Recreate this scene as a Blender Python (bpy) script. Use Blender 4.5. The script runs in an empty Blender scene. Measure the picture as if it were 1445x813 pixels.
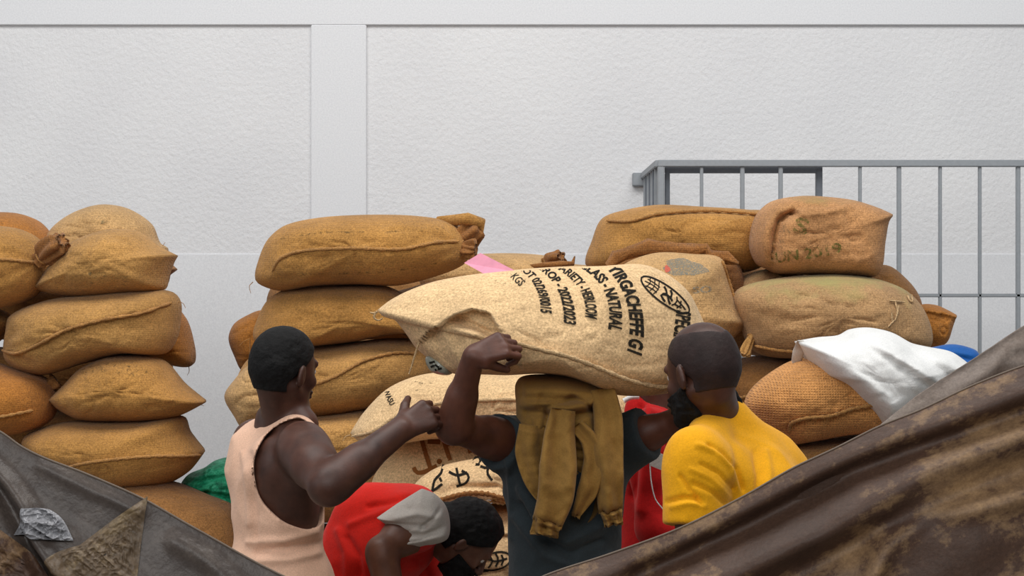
import bpy, bmesh, math, random
import numpy as np
from mathutils import Vector, Matrix
random.seed(4)
rng = np.random.RandomState(7)
SC = bpy.context.scene
COL = SC.collection
PI = math.pi
# ------------------------------------------------------------------ camera
FP, CX, CY, CZ = 2880.0, 722.5, 406.5, 1.9
cam_d = bpy.data.cameras.new('camera')
cam_d.sensor_width = 36.0
cam_d.lens = FP / 1445.0 * 36.0
cam_d.clip_end = 200
cam = bpy.data.objects.new('camera', cam_d)
COL.objects.link(cam)
cam.location = (0, 0, CZ)
cam.rotation_euler = (PI / 2, 0, 0)
SC.camera = cam
# ------------------------------------------------------------------ world, lights, exposure
SC.view_settings.view_transform = 'Standard'
SC.view_settings.look = 'None'
SC.view_settings.gamma = 1
SC.view_settings.exposure = 0.0
w = bpy.data.worlds.new('daylight')
SC.world = w
w.use_nodes = True
w.node_tree.nodes['Background'].inputs[0].default_value = (0.86, 0.92, 1.0, 1)
w.node_tree.nodes['Background'].inputs[1].default_value = 0.27


def area(name, loc, aim, sx, sy, power, colour):
    d = bpy.data.lights.new(name, 'AREA')
    d.shape = 'RECTANGLE'
    d.size, d.size_y, d.energy, d.color = sx, sy, power, colour
    o = bpy.data.objects.new(name, d)
    COL.objects.link(o)
    o.location = loc
    o.rotation_euler = (Vector(aim) - Vector(loc)).to_track_quat('-Z', 'Y').to_euler()
    return o


area('roof_skylight', (0.1, 5.4, 6.4), (0.1, 8.2, 1.2), 8.0, 2.6, 345, (1.0, 0.985, 0.96))
area('loading_door_daylight', (-5.5, 3.0, 3.6), (0.5, 8.0, 1.4), 3.0, 2.5, 50, (0.93, 0.97, 1.0))
area('front_fill_light', (-1.0, -1.2, 5.2), (0.2, 7.0, 1.0), 6.0, 3.0, 215, (1.0, 0.99, 0.97))  # fill light added from the camera side to brighten the men

# ------------------------------------------------------------------ helpers


def W(px, py, Y):
    return np.array([(px - CX) * Y / FP, Y, CZ - (py - CY) * Y / FP])


def hsh(i, j, k, s):
    n = (i * 374761393 + j * 668265263 + k * 2147483647 + s * 974634777) & 0xffffffff
    n = ((n ^ (n >> 13)) * 1274126177) & 0xffffffff
    n = (n ^ (n >> 16)) & 0xffff
    return n / 32767.5 - 1.0


def vnoise(P, freq, seed=0):
    """value noise in [-1,1]; P (...,3); freq scalar or 3-vector"""
    Q = np.asarray(P, dtype=np.float64) * np.asarray(freq) + 100.0
    I = np.floor(Q).astype(np.int64)
    F = Q - I
    F = F * F * (3 - 2 * F)
    out = 0
    for a in (0, 1):
        for b in (0, 1):
            for c in (0, 1):
                wgt = (F[..., 0] if a else 1 - F[..., 0]) * (F[..., 1] if b else 1 - F[..., 1]) * (F[..., 2] if c else 1 - F[..., 2])
                out = out + wgt * hsh(I[..., 0] + a, I[..., 1] + b, I[..., 2] + c, seed)
    return out


def polydist(x, y, line):
    """distance and signed side of points to a polyline (pixels)"""
    best = np.full(np.shape(x), 1e9)
    side = np.zeros(np.shape(x))
    for (ax, ay), (bx, by) in zip(line[:-1], line[1:]):
        dx, dy = bx - ax, by - ay
        L = dx * dx + dy * dy + 1e-9
        t = np.clip(((x - ax) * dx + (y - ay) * dy) / L, 0, 1)
        ex, ey = x - ax - t * dx, y - ay - t * dy
        d = np.hypot(ex, ey)
        s = np.sign(dx * (y - ay) - dy * (x - ax))
        m = d < best
        best = np.where(m, d, best)
        side = np.where(m, s, side)
    return best, side


def foldfn(x, y, folds):
    """folds: ('r', amp, width, pts) ridge (negative amp = crease); ('s', amp, width, pts) step on the right of the line (in picture, y down)"""
    out = 0.0
    for kind, amp, wd, pts in folds:
        d, s = polydist(x, y, pts)
        if kind == 'r':
            out = out + amp * np.exp(-(d / wd) ** 2)
        else:
            out = out + amp * np.where(s > 0, 1, 0) * np.exp(-(d / wd) ** 1.5)
    return out


def smooth_line(pts, n=8, closed=False):
    P = [np.array(p[:2], float) for p in pts]
    S = [len(p) > 2 for p in pts]
    N = len(P)
    T = []
    for i in range(N):
        if closed:
            a, b = P[i - 1], P[(i + 1) % N]
        else:
            a, b = P[max(i - 1, 0)], P[min(i + 1, N - 1)]
        t = b - a
        l = np.linalg.norm(t)
        T.append(np.zeros(2) if S[i] or l < 1e-9 else t / l)
    out = []
    for i in range(N if closed else N - 1):
        j = (i + 1) % N
        L = np.linalg.norm(P[j] - P[i]) * 0.9
        for k in range(n):
            t = k / n
            h00, h10, h01, h11 = 2*t**3-3*t*t+1, t**3-2*t*t+t, -2*t**3+3*t*t, t**3-t*t
            out.append(h00 * P[i] + h10 * L * T[i] + h01 * P[j] + h11 * L * T[j])
    if not closed:
        out.append(P[-1])
    return np.array(out)


def resample(line, n, closed=False):
    L = np.vstack([line, line[:1]]) if closed else line
    d = np.r_[0, np.cumsum(np.linalg.norm(np.diff(L, axis=0), axis=1))]
    s = np.linspace(0, d[-1], n + 1 if closed else n)
    if closed:
        s = s[:-1]
    return np.stack([np.interp(s, d, L[:, k]) for k in range(L.shape[1])], 1)


def setp(o, label=None, cat=None, group=None, kind=None):
    if label: o['label'] = label
    if cat: o['category'] = cat
    if group: o['group'] = group
    if kind: o['kind'] = kind
    return o


def mesh_obj(name, V, F, mat, parent=None, smooth=True, origin=None):
    V = np.asarray(V, dtype=np.float64)
    if origin is None:
        lo, hi = V.min(0), V.max(0)
        origin = np.array([(lo[0]+hi[0])/2, (lo[1]+hi[1])/2, lo[2]])
    me = bpy.data.meshes.new(name)
    F = F if isinstance(F, list) else np.asarray(F)
    if isinstance(F, np.ndarray):
        k = F.shape[1]
        me.vertices.add(len(V))
        me.vertices.foreach_set('co', (V - origin).astype(np.float32).ravel())
        me.loops.add(F.size)
        me.loops.foreach_set('vertex_index', F.ravel().astype(np.int32))
        me.polygons.add(len(F))
        me.polygons.foreach_set('loop_start', np.arange(0, F.size, k, dtype=np.int32))
        me.update(calc_edges=True)
    else:
        me.from_pydata([tuple(v) for v in (V - origin)], [], F)
        me.update()
    me.validate()
    if smooth:
        me.polygons.foreach_set('use_smooth', np.ones(len(me.polygons), dtype=bool))
    if mat: me.materials.append(mat)
    o = bpy.data.objects.new(name, me)
    COL.objects.link(o)
    o['o3'] = 0
    del o['o3']
    if parent is not None:
        o.parent = parent
        po = np.array(ORG.get(parent.name, (0, 0, 0)))
        o.location = origin - po
    else:
        o.location = origin
    ORG[o.name] = tuple(origin)
    return o


ORG = {}


def empty(name, loc):
    o = bpy.data.objects.new(name, None)
    o.empty_display_size = 0.1
    COL.objects.link(o)
    o.location = loc
    ORG[o.name] = tuple(loc)
    return o


def gridF(nu, nv, wrap_u=False, wrap_v=False, off=0):
    """vertex index = i*nv + j"""
    I = np.arange(nu if wrap_u else nu - 1)
    J = np.arange(nv if wrap_v else nv - 1)
    i, j = np.meshgrid(I, J, indexing='ij')
    i2, j2 = (i + 1) % nu, (j + 1) % nv
    return np.stack([i*nv+j, i2*nv+j, i2*nv+j2, i*nv+j2], -1).reshape(-1, 4) + off


def tube_mesh(P, r, n=8, ry=None, flute=None):
    """tube along P (m,3) with radius r (scalar or array)"""
    P = np.asarray(P, float)
    m = len(P)
    r = np.full(m, r) if np.isscalar(r) else np.asarray(r)
    T = np.gradient(P, axis=0)
    T /= np.linalg.norm(T, axis=1)[:, None] + 1e-12
    up = np.array([0.03, -1.0, 0.02])
    A = np.cross(T, up)
    A /= np.linalg.norm(A, axis=1)[:, None] + 1e-12
    B = np.cross(A, T)
    th = np.arange(n) * 2 * PI / n
    rr = r[:, None] * np.ones(n)[None]
    if flute is not None:
        rr = rr * flute(np.linspace(0, 1, m)[:, None], th[None])
    rb = rr if ry is None else rr * (np.asarray(ry)[:, None] if not np.isscalar(ry) else ry)
    V = P[:, None] + A[:, None] * (rr * np.cos(th))[..., None] + B[:, None] * (rb * np.sin(th))[..., None]
    V = V.reshape(-1, 3)
    F = gridF(m, n, wrap_v=True).tolist()
    V = np.vstack([V, P[:1], P[-1:]])
    for j in range(n):
        F.append([m*n, (j+1) % n, j])
        F.append([m*n+1, (m-1)*n+j, (m-1)*n+(j+1) % n])
    F = [[f[0], f[3], f[2], f[1]] if len(f) == 4 else f[::-1] for f in F]
    return V, F


def tube(name, P, r, mat, parent=None, n=8, **kw):
    V, F = tube_mesh(P, r, n, **kw)
    return mesh_obj(name, V, F, mat, parent)


def box(name, x0, x1, y0, y1, z0, z1, mat, parent=None, bevel=0.0):
    bm = bmesh.new()
    bmesh.ops.create_cube(bm, size=1)
    c = Vector(((x0+x1)/2, (y0+y1)/2, (z0+z1)/2))
    for v in bm.verts:
        v.co = Vector((v.co.x*(x1-x0), v.co.y*(y1-y0), v.co.z*(z1-z0))) + c
    if bevel:
        bmesh.ops.bevel(bm, geom=bm.edges[:], offset=bevel, segments=2, affect='EDGES')
    V = np.array([v.co[:] for v in bm.verts])
    F = [[v.index for v in f.verts] for f in bm.faces]
    bm.free()
    return mesh_obj(name, V, F, mat, parent, smooth=False)


# ------------------------------------------------------------------ materials
def newmat(name):
    m = bpy.data.materials.new(name)
    m.use_nodes = True
    nt = m.node_tree
    b = nt.nodes['Principled BSDF']
    return m, nt, b


def N(nt, typ, **kw):
    n = nt.nodes.new(typ)
    for k, v in kw.items():
        if k.startswith('i_'):
            n.inputs[k[2:].replace('_', ' ')].default_value = v
        else:
            setattr(n, k, v)
    return n


def srgb(r, g, b):
    f = lambda c: (c/255/12.92) if c/255 <= 0.04045 else ((c/255+0.055)/1.055)**2.4
    return (f(r), f(g), f(b), 1)


def noise(nt, scale, detail=3, rough=0.5, vec=None):
    n = N(nt, 'ShaderNodeTexNoise')
    n.inputs['Scale'].default_value = scale
    n.inputs['Detail'].default_value = detail
    n.inputs['Roughness'].default_value = rough
    if vec is not None:
        nt.links.new(vec, n.inputs['Vector'])
    return n


def ramp(nt, fac, stops):
    r = N(nt, 'ShaderNodeValToRGB')
    e = r.color_ramp.elements
    e[0].position, e[0].color = stops[0]
    e[1].position, e[1].color = stops[-1]
    for p, c in stops[1:-1]:
        x = e.new(p)
        x.color = c
    nt.links.new(fac, r.inputs[0])
    return r


def mixc(nt, a, b, fac, mode='MIX'):
    m = N(nt, 'ShaderNodeMix', data_type='RGBA', blend_type=mode)
    for s, v in ((6, a), (7, b), (0, fac)):
        if isinstance(v, (tuple, float, int)):
            m.inputs[s].default_value = v
        else:
            nt.links.new(v, m.inputs[s])
    return m.outputs[2]


def bump(nt, b, height, strength, dist=0.01, prev=None):
    n = N(nt, 'ShaderNodeBump')
    n.inputs['Strength'].default_value = strength
    n.inputs['Distance'].default_value = dist
    nt.links.new(height, n.inputs['Height'])
    if prev is not None:
        nt.links.new(prev, n.inputs['Normal'])
    nt.links.new(n.outputs[0], b.inputs['Normal'])
    return n.outputs[0]


def burlap(name, base, dark=0.78, weave=0.6, stain=None, wscale=150.0, shine=0.0):
    m, nt, b = newmat(name)
    tc = N(nt, 'ShaderNodeTexCoord').outputs['Object']
    big = noise(nt, 5.0, 4, 0.6, tc)
    fine = noise(nt, 150, 3, 0.75, tc)
    slub = noise(nt, 1.0, 2, 0.6)
    mp = N(nt, 'ShaderNodeMapping')
    mp.inputs['Scale'].default_value = (14, 14, 190)
    nt.links.new(tc, mp.inputs[0])
    nt.links.new(mp.outputs[0], slub.inputs['Vector'])
    c0 = tuple(x * dark for x in base[:3]) + (1,)
    c1 = tuple(min(1, x * 1.12) for x in base[:3]) + (1,)
    col = ramp(nt, big.outputs[0], [(0.32, c0), (0.68, c1)]).outputs[0]
    g = ramp(nt, fine.outputs[0], [(0.3, (0.5, 0.48, 0.46, 1)), (0.7, (1.42, 1.42, 1.42, 1))]).outputs[0]
    col = mixc(nt, col, g, 0.8, 'MULTIPLY')
    g2 = ramp(nt, slub.outputs[0], [(0.35, (0.84, 0.83, 0.82, 1)), (0.65, (1.08, 1.08, 1.08, 1))]).outputs[0]
    col = mixc(nt, col, g2, 0.5, 'MULTIPLY')
    if stain:
        gen = N(nt, 'ShaderNodeTexCoord').outputs['Generated']
        sx = N(nt, 'ShaderNodeSeparateXYZ')
        nt.links.new(gen, sx.inputs[0])
        nz = noise(nt, 7, 4, 0.65, tc)
        ad = N(nt, 'ShaderNodeMath', operation='ADD')
        nt.links.new(sx.outputs[2], ad.inputs[0])
        nt.links.new(nz.outputs[0], ad.inputs[1])
        msk = ramp(nt, ad.outputs[0], [(stain[1]/2, (0, 0, 0, 1)), (stain[1]/2 + 0.16, (0.75, 0.75, 0.75, 1))])
        ad2 = N(nt, 'ShaderNodeMath', operation='MULTIPLY')
        nt.links.new(ad.outputs[0], ad2.inputs[0])
        ad2.inputs[1].default_value = 0.5
        nt.links.new(ad2.outputs[0], msk.inputs[0])
        col = mixc(nt, col, stain[0], msk.outputs[0])
    nt.links.new(col, b.inputs['Base Color'])
    b.inputs['Roughness'].default_value = 0.88
    b.inputs['Specular IOR Level'].default_value = 0.15
    b.inputs['Sheen Weight'].default_value = 0.12
    b.inputs['Sheen Roughness'].default_value = 0.5
    w1 = N(nt, 'ShaderNodeTexWave', bands_direction='X')
    w2 = N(nt, 'ShaderNodeTexWave', bands_direction='Z')
    for x in (w1, w2):
        x.inputs['Scale'].default_value = wscale / 2.0
        x.inputs['Distortion'].default_value = 1.2
        x.inputs['Detail'].default_value = 1
        nt.links.new(tc, x.inputs['Vector'])
    mm = N(nt, 'ShaderNodeMath', operation='MULTIPLY')
    nt.links.new(w1.outputs[1], mm.inputs[0])
    nt.links.new(w2.outputs[1], mm.inputs[1])
    p = bump(nt, b, mm.outputs[0], weave, 0.003)
    p = bump(nt, b, noise(nt, 60, 4, 0.7, tc).outputs[0], 0.45, 0.006, p)
    bump(nt, b, noise(nt, 14, 3, 0.6, tc).outputs[0], 0.35, 0.02, p)
    return m


def cloth(name, base, var=0.8, rough=0.85, bs=0.25, nscale=9.0, sheen=0.1, fine=260):
    m, nt, b = newmat(name)
    tc = N(nt, 'ShaderNodeTexCoord').outputs['Object']
    n1 = noise(nt, nscale, 4, 0.6, tc)
    c0 = tuple(x * var for x in base[:3]) + (1,)
    c1 = tuple(min(1, x * (2 - var)) for x in base[:3]) + (1,)
    col = ramp(nt, n1.outputs[0], [(0.3, c0), (0.7, c1)]).outputs[0]
    f = noise(nt, fine, 2, 0.7, tc)
    g = ramp(nt, f.outputs[0], [(0.3, (0.78, 0.78, 0.78, 1)), (0.7, (1.12, 1.12, 1.12, 1))]).outputs[0]
    col = mixc(nt, col, g, 0.7, 'MULTIPLY')
    nt.links.new(col, b.inputs['Base Color'])
    b.inputs['Roughness'].default_value = rough
    b.inputs['Specular IOR Level'].default_value = 0.2
    b.inputs['Sheen Weight'].default_value = sheen
    p = bump(nt, b, f.outputs[0], bs, 0.002)
    bump(nt, b, noise(nt, 22, 3, 0.55, tc).outputs[0], bs, 0.015, p)
    return m


def plain(name, base, rough=0.6, metal=0.0, spec=0.4, nz=0.85, scale=30):
    m, nt, b = newmat(name)
    tc = N(nt, 'ShaderNodeTexCoord').outputs['Object']
    n1 = noise(nt, scale, 3, 0.6, tc)
    c0 = tuple(x * nz for x in base[:3]) + (1,)
    col = ramp(nt, n1.outputs[0], [(0.3, c0), (0.7, base)]).outputs[0]
    nt.links.new(col, b.inputs['Base Color'])
    b.inputs['Roughness'].default_value = rough
    b.inputs['Metallic'].default_value = metal
    b.inputs['Specular IOR Level'].default_value = spec
    bump(nt, b, n1.outputs[0], 0.08, 0.004)
    return m


def ink(name, base, cover=1.0, scale=60):
    """cover <1: worn ink, holes where the burlap shows"""
    m, nt, b = newmat(name)
    b.inputs['Base Color'].default_value = base
    b.inputs['Roughness'].default_value = 0.9
    b.inputs['Specular IOR Level'].default_value = 0.1
    tc = N(nt, 'ShaderNodeTexCoord').outputs['Object']
    n1 = noise(nt, scale, 4, 0.75, tc)
    a = max(0.0, 0.72 - cover * 0.5)
    top = 0.95 if cover >= 0.7 else 0.35 + cover * 0.55
    r = ramp(nt, n1.outputs[0], [(a, (0, 0, 0, 1)), (min(a + 0.16, 1), (top, top, top, 1))])
    nt.links.new(r.outputs[0], b.inputs['Alpha'])
    return m


def skin(name, base, light):
    m, nt, b = newmat(name)
    tc = N(nt, 'ShaderNodeTexCoord').outputs['Object']
    n1 = noise(nt, 11, 4, 0.6, tc)
    col = ramp(nt, n1.outputs[0], [(0.3, base), (0.75, light)]).outputs[0]
    nt.links.new(col, b.inputs['Base Color'])
    b.inputs['Roughness'].default_value = 0.48
    b.inputs['Specular IOR Level'].default_value = 0.42
    b.inputs['Subsurface Weight'].default_value = 0.04
    b.inputs['Subsurface Radius'].default_value = (0.02, 0.008, 0.004)
    bump(nt, b, noise(nt, 180, 3, 0.6, tc).outputs[0], 0.18, 0.002)
    return m


M_tan = burlap('burlap tan', srgb(186, 140, 80))
M_gold = burlap('burlap golden', srgb(182, 133, 70))
M_orange = burlap('burlap orange brown', srgb(176, 116, 52))
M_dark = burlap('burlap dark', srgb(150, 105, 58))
M_light = burlap('burlap light', srgb(200, 160, 108))
M_pale = burlap('burlap pale new', srgb(220, 186, 140), dark=0.9, weave=0.2)
M_dusty = burlap('burlap dusty with green mildew', srgb(182, 144, 100), stain=(srgb(160, 155, 95), 1.25))
M_dusty2 = burlap('burlap dusty', srgb(190, 140, 92), stain=(srgb(140, 128, 75), 1.42))
M_coarse = burlap('burlap coarse', srgb(202, 144, 84), weave=0.9, wscale=75)
M_seam = burlap('jute twine', srgb(186, 136, 78), weave=0.8)
M_seamp = burlap('pale jute twine', srgb(214, 180, 134), weave=0.8)
M_fray = burlap('frayed burlap', srgb(160, 108, 58), weave=0.8)
M_black = ink('black stencil ink', srgb(34, 32, 28), 1.0)
M_worn = ink('worn dark ink', srgb(70, 68, 52), 0.42)
M_green = ink('worn green ink', srgb(86, 98, 44), 0.62)
M_blue = ink('blue grey stamp ink', srgb(120, 131, 128), 0.62, 240)
M_bluef = ink('faint green grey ink', srgb(98, 104, 84), 0.40, 30)
M_brown = ink('brown stencil ink', srgb(140, 88, 46), 0.95)
M_pink = plain('pink card', srgb(226, 150, 172), 0.7)
M_steel = plain('grey painted steel', srgb(148, 153, 158), 0.5, 0.0, 0.4, 0.9, 60)
M_steeld = plain('dark grey steel', srgb(104, 110, 118), 0.5, 0.0, 0.4, 0.85, 60)
M_skin1 = skin('skin deep brown', srgb(52, 30, 22), srgb(90, 55, 42))
M_skin2 = skin('skin brown', srgb(66, 36, 26), srgb(104, 62, 46))
M_skin3 = skin('skin brown lighter', srgb(78, 48, 36), srgb(122, 80, 60))
M_hair = cloth('black hair', srgb(20, 19, 19), 0.6, 0.7, 0.9, 60, 0.0, 420)
M_stub = cloth('shaved hair stubble', srgb(50, 38, 36), 0.7, 0.6, 0.35, 25, 0.0, 420)
M_peach = cloth('peach cotton', srgb(232, 188, 160), 0.92)
M_yellow = cloth('yellow cotton', srgb(238, 168, 14), 0.92, bs=0.2)
M_red = cloth('red cotton', srgb(206, 28, 14), 0.88, bs=0.2)
M_redd = cloth('deep red cotton', srgb(186, 18, 18), 0.85, bs=0.2)
M_slate = cloth('slate grey cotton', srgb(44, 52, 56), 0.8)
M_khaki = cloth('khaki cotton', srgb(146, 110, 54), 0.8)
M_khakid = cloth('khaki cotton lining', srgb(96, 72, 34), 0.8)
M_white = cloth('white cotton', srgb(226, 226, 224), 0.94, bs=0.3)
M_greyw = cloth('grey white cotton', srgb(196, 190, 182), 0.92)
M_blues = cloth('blue sheet', srgb(14, 84, 156), 0.8, rough=0.5)
M_trouser = cloth('dark trousers', srgb(58, 56, 60), 0.8)
M_shoe = plain('dark shoe', srgb(40, 36, 34), 0.6)
M_eye = plain('eye white', srgb(210, 200, 190), 0.2)
M_pupil = plain('eye dark', srgb(30, 18, 12), 0.2)


def tarp_mat(name, base, tan, amt, rough, ang=28, trans=0.0):
    m, nt, b = newmat(name)
    tc = N(nt, 'ShaderNodeTexCoord').outputs['Object']
    rt = N(nt, 'ShaderNodeMapping')
    rt.inputs['Rotation'].default_value = (0, math.radians(ang), 0)
    nt.links.new(tc, rt.inputs[0])
    mp = N(nt, 'ShaderNodeMapping')
    mp.inputs['Scale'].default_value = (1.6, 1, 5.0)
    nt.links.new(rt.outputs[0], mp.inputs[0])
    s1 = noise(nt, 1.5, 5, 0.62, mp.outputs[0])
    s2 = noise(nt, 19, 6, 0.75, tc)
    mx = N(nt, 'ShaderNodeMix', data_type='FLOAT')
    mx.inputs[0].default_value = 0.34
    nt.links.new(s1.outputs[0], mx.inputs[2])
    nt.links.new(s2.outputs[0], mx.inputs[3])
    hi = 0.62 - 0.1 * amt
    col = ramp(nt, mx.outputs[0], [(0.38, tuple(x*0.72 for x in base[:3]) + (1,)), (0.5, base), (hi, tuple(0.75*p+.25*q for p, q in zip(base, tan))), (hi + 0.22, tan)]).outputs[0]
    f = noise(nt, 150, 3, 0.8, tc)
    g = ramp(nt, f.outputs[0], [(0.3, (0.72, 0.7, 0.68, 1)), (0.7, (1.2, 1.2, 1.2, 1))]).outputs[0]
    col = mixc(nt, col, g, 0.8, 'MULTIPLY')
    nt.links.new(col, b.inputs['Base Color'])
    b.inputs['Roughness'].default_value = rough
    b.inputs['Specular IOR Level'].default_value = 0.35
    p = bump(nt, b, noise(nt, 12, 4, 0.55, rt.outputs[0]).outputs[0], 0.3, 0.02)
    bump(nt, b, noise(nt, 60, 4, 0.7, tc).outputs[0], 0.3, 0.004, p)
    return m


M_tarp = tarp_mat('brown plastic sheet', srgb(80, 57, 44), srgb(186, 150, 106), 0.8, 0.55, 27)
M_tarpg = tarp_mat('grey brown plastic sheet', srgb(76, 67, 62), srgb(128, 116, 106), 0.3, 0.38, -30)
M_tarpt = tarp_mat('tan stained plastic sheet', srgb(104, 86, 66), srgb(168, 146, 108), 0.8, 0.45, 40)
M_tarpf = tarp_mat('pale grey plastic flap', srgb(122, 108, 98), srgb(158, 146, 134), 0.5, 0.5, 27)
M_sheen = tarp_mat('crumple with painted sheen', srgb(150, 150, 154), srgb(225, 225, 230), 0.8, 0.15, 0)  # reflection off glossy crumples, put into the pale colour
M_hem = plain('sheet hem', srgb(120, 104, 90), 0.6)

# wall plaster
m, nt, b = newmat('white stucco')
tc = N(nt, 'ShaderNodeTexCoord').outputs['Object']
n1 = noise(nt, 1.3, 4, 0.6, tc)
col = ramp(nt, n1.outputs[0], [(0.3, srgb(221, 221, 223)), (0.7, srgb(229, 229, 230))]).outputs[0]
f = noise(nt, 130, 3, 0.8, tc)
g = ramp(nt, f.outputs[0], [(0.3, (0.9, 0.9, 0.9, 1)), (0.7, (1.04, 1.04, 1.04, 1))]).outputs[0]
col = mixc(nt, col, g, 0.8, 'MULTIPLY')
nt.links.new(col, b.inputs['Base Color'])
b.inputs['Roughness'].default_value = 0.9
b.inputs['Specular IOR Level'].default_value = 0.2
p = bump(nt, b, noise(nt, 42, 5, 0.62, tc).outputs[0], 0.5, 0.012)
bump(nt, b, f.outputs[0], 0.3, 0.004, p)
M_stucco = m
m, nt, b = newmat('white painted plaster')
tc = N(nt, 'ShaderNodeTexCoord').outputs['Object']
f = noise(nt, 130, 3, 0.8, tc)
g = ramp(nt, f.outputs[0], [(0.3, srgb(212, 213, 216)), (0.7, srgb(230, 231, 233))]).outputs[0]
nt.links.new(g, b.inputs['Base Color'])
b.inputs['Roughness'].default_value = 0.85
b.inputs['Specular IOR Level'].default_value = 0.2
p = bump(nt, b, noise(nt, 30, 3, 0.6, tc).outputs[0], 0.12, 0.006)
M_plaster = m
m, nt, b = newmat('grey concrete')
tc = N(nt, 'ShaderNodeTexCoord').outputs['Object']
n1 = noise(nt, 2.5, 6, 0.65, tc)
nt.links.new(ramp(nt, n1.outputs[0], [(0.3, srgb(128, 122, 114)), (0.7, srgb(160, 154, 146))]).outputs[0], b.inputs['Base Color'])
b.inputs['Roughness'].default_value = 0.8
bump(nt, b, noise(nt, 50, 4, 0.7, tc).outputs[0], 0.2, 0.004)
M_conc = m
m, nt, b = newmat('green net cloth')
tc = N(nt, 'ShaderNodeTexCoord').outputs['Object']
n1 = noise(nt, 28, 5, 0.7, tc)
nt.links.new(ramp(nt, n1.outputs[0], [(0.32, srgb(4, 100, 72)), (0.5, srgb(14, 158, 112)), (0.68, srgb(90, 205, 165))]).outputs[0], b.inputs['Base Color'])
b.inputs['Roughness'].default_value = 0.5
bump(nt, b, n1.outputs[0], 0.9, 0.02)
M_net = m

# ------------------------------------------------------------------ setting
WY = 10.0                    # face of beams and pillar
def wx(px, Y=WY): return (px - CX) * Y / FP
def wz(py, Y=WY): return CZ - (py - CY) * Y / FP


RY = WY + 0.02              # recessed stucco panels
zt = wz(35)
for n_, (x0, x1) in enumerate(((-9.0, wx(439)), (wx(517), 9.0))):
    a = box('wall_back', x0, x1, RY, RY + 0.2, wz(358, RY), zt, M_stucco)
    setp(a, kind='structure')
a = box('wall_back', -9.0, 9.0, WY + 0.014, WY + 0.235, 0, wz(358, RY), M_plaster, bevel=0.004); setp(a, kind='structure')
a = box('trim_1', -9.0, 9.0, WY, WY + 0.2, zt, 6.8, M_plaster, bevel=0.003); setp(a, kind='structure')
a = box('trim_2', wx(439), wx(517), WY, WY + 0.2, 0, zt, M_plaster, bevel=0.003); setp(a, kind='structure')
a = box('floor', -9.0, 9.0, -1.5, WY + 0.2, -0.1, 0, M_conc); setp(a, kind='structure')

# railing ------------------------------------------------------------
GY = 9.0
gate = empty('steel_railing', (wx(930, GY), GY, 0))
setp(gate, 'grey steel bar railing with an open framed top, behind the right sack stack', 'railing')


def gbar(name, x0, x1, y0, y1, mat=M_steel, Y=GY, t=0.03, z0=None, lab=None):
    o = box(name, wx(x0, Y), wx(x1, Y), Y - t/2, Y + t/2, wz(y1, Y) if z0 is None else z0, wz(y0, Y), mat, gate, 0.003)
    return o


gbar('top_rail', 928, 1500, 226, 235.5, t=0.04)
gbar('lower_rail', 940, 1500, 414.5, 419.5, t=0.02)
gbar('post', 928, 937, 234, 0, z0=0.0, t=0.035)
gbar('post', 1490, 1500, 234, 0, z0=0.0, t=0.035)
for x in (990, 1047.5, 1101.5, 1213.5, 1268.5, 1326.5, 1382.5, 1436.5):
    hw = 3.0 if x in (1047.5, 1101.5, 1268.5, 1436.5) else 2.3
    gbar('bar', x - hw, x + hw, 235, 0, z0=0.0, t=0.02)
fr = box('hatch_frame', wx(938, GY+.06), wx(1160, GY+.06), GY+.045, GY+.08, wz(244.5, GY+.06), wz(235.5, GY+.06), M_steeld, gate, 0.002)
gbar('hatch_frame', 938, 945, 244, 560, mat=M_steeld, Y=GY+.06, t=0.035)
gbar('hatch_frame', 1151, 1160, 236, 560, mat=M_steeld, Y=GY+.06, t=0.035)
gbar('hatch_frame', 938, 1160, 552, 560, mat=M_steeld, Y=GY+.06, t=0.035)
xr = wx(930.5, GY)
for (z1, z0) in ((wz(226, GY), wz(235.5, GY)), (wz(414.5, GY), wz(419.5, GY))):
    box('side_rail', xr - 0.02, xr + 0.01, GY, WY + 0.03, z0, z1, M_steel, gate, 0.003)
for k in range(1, 8):
    y = GY + k * 0.125
    box('bar', xr - 0.014, xr + 0.004, y - 0.009, y + 0.009, 0, wz(230, GY), M_steel if k % 2 else M_steeld, gate)
box('wall_bracket', xr - 0.06, xr + 0.03, WY - 0.02, WY + 0.03, wz(262, GY + .95), wz(226, GY), M_steel, gate, 0.004)


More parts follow.
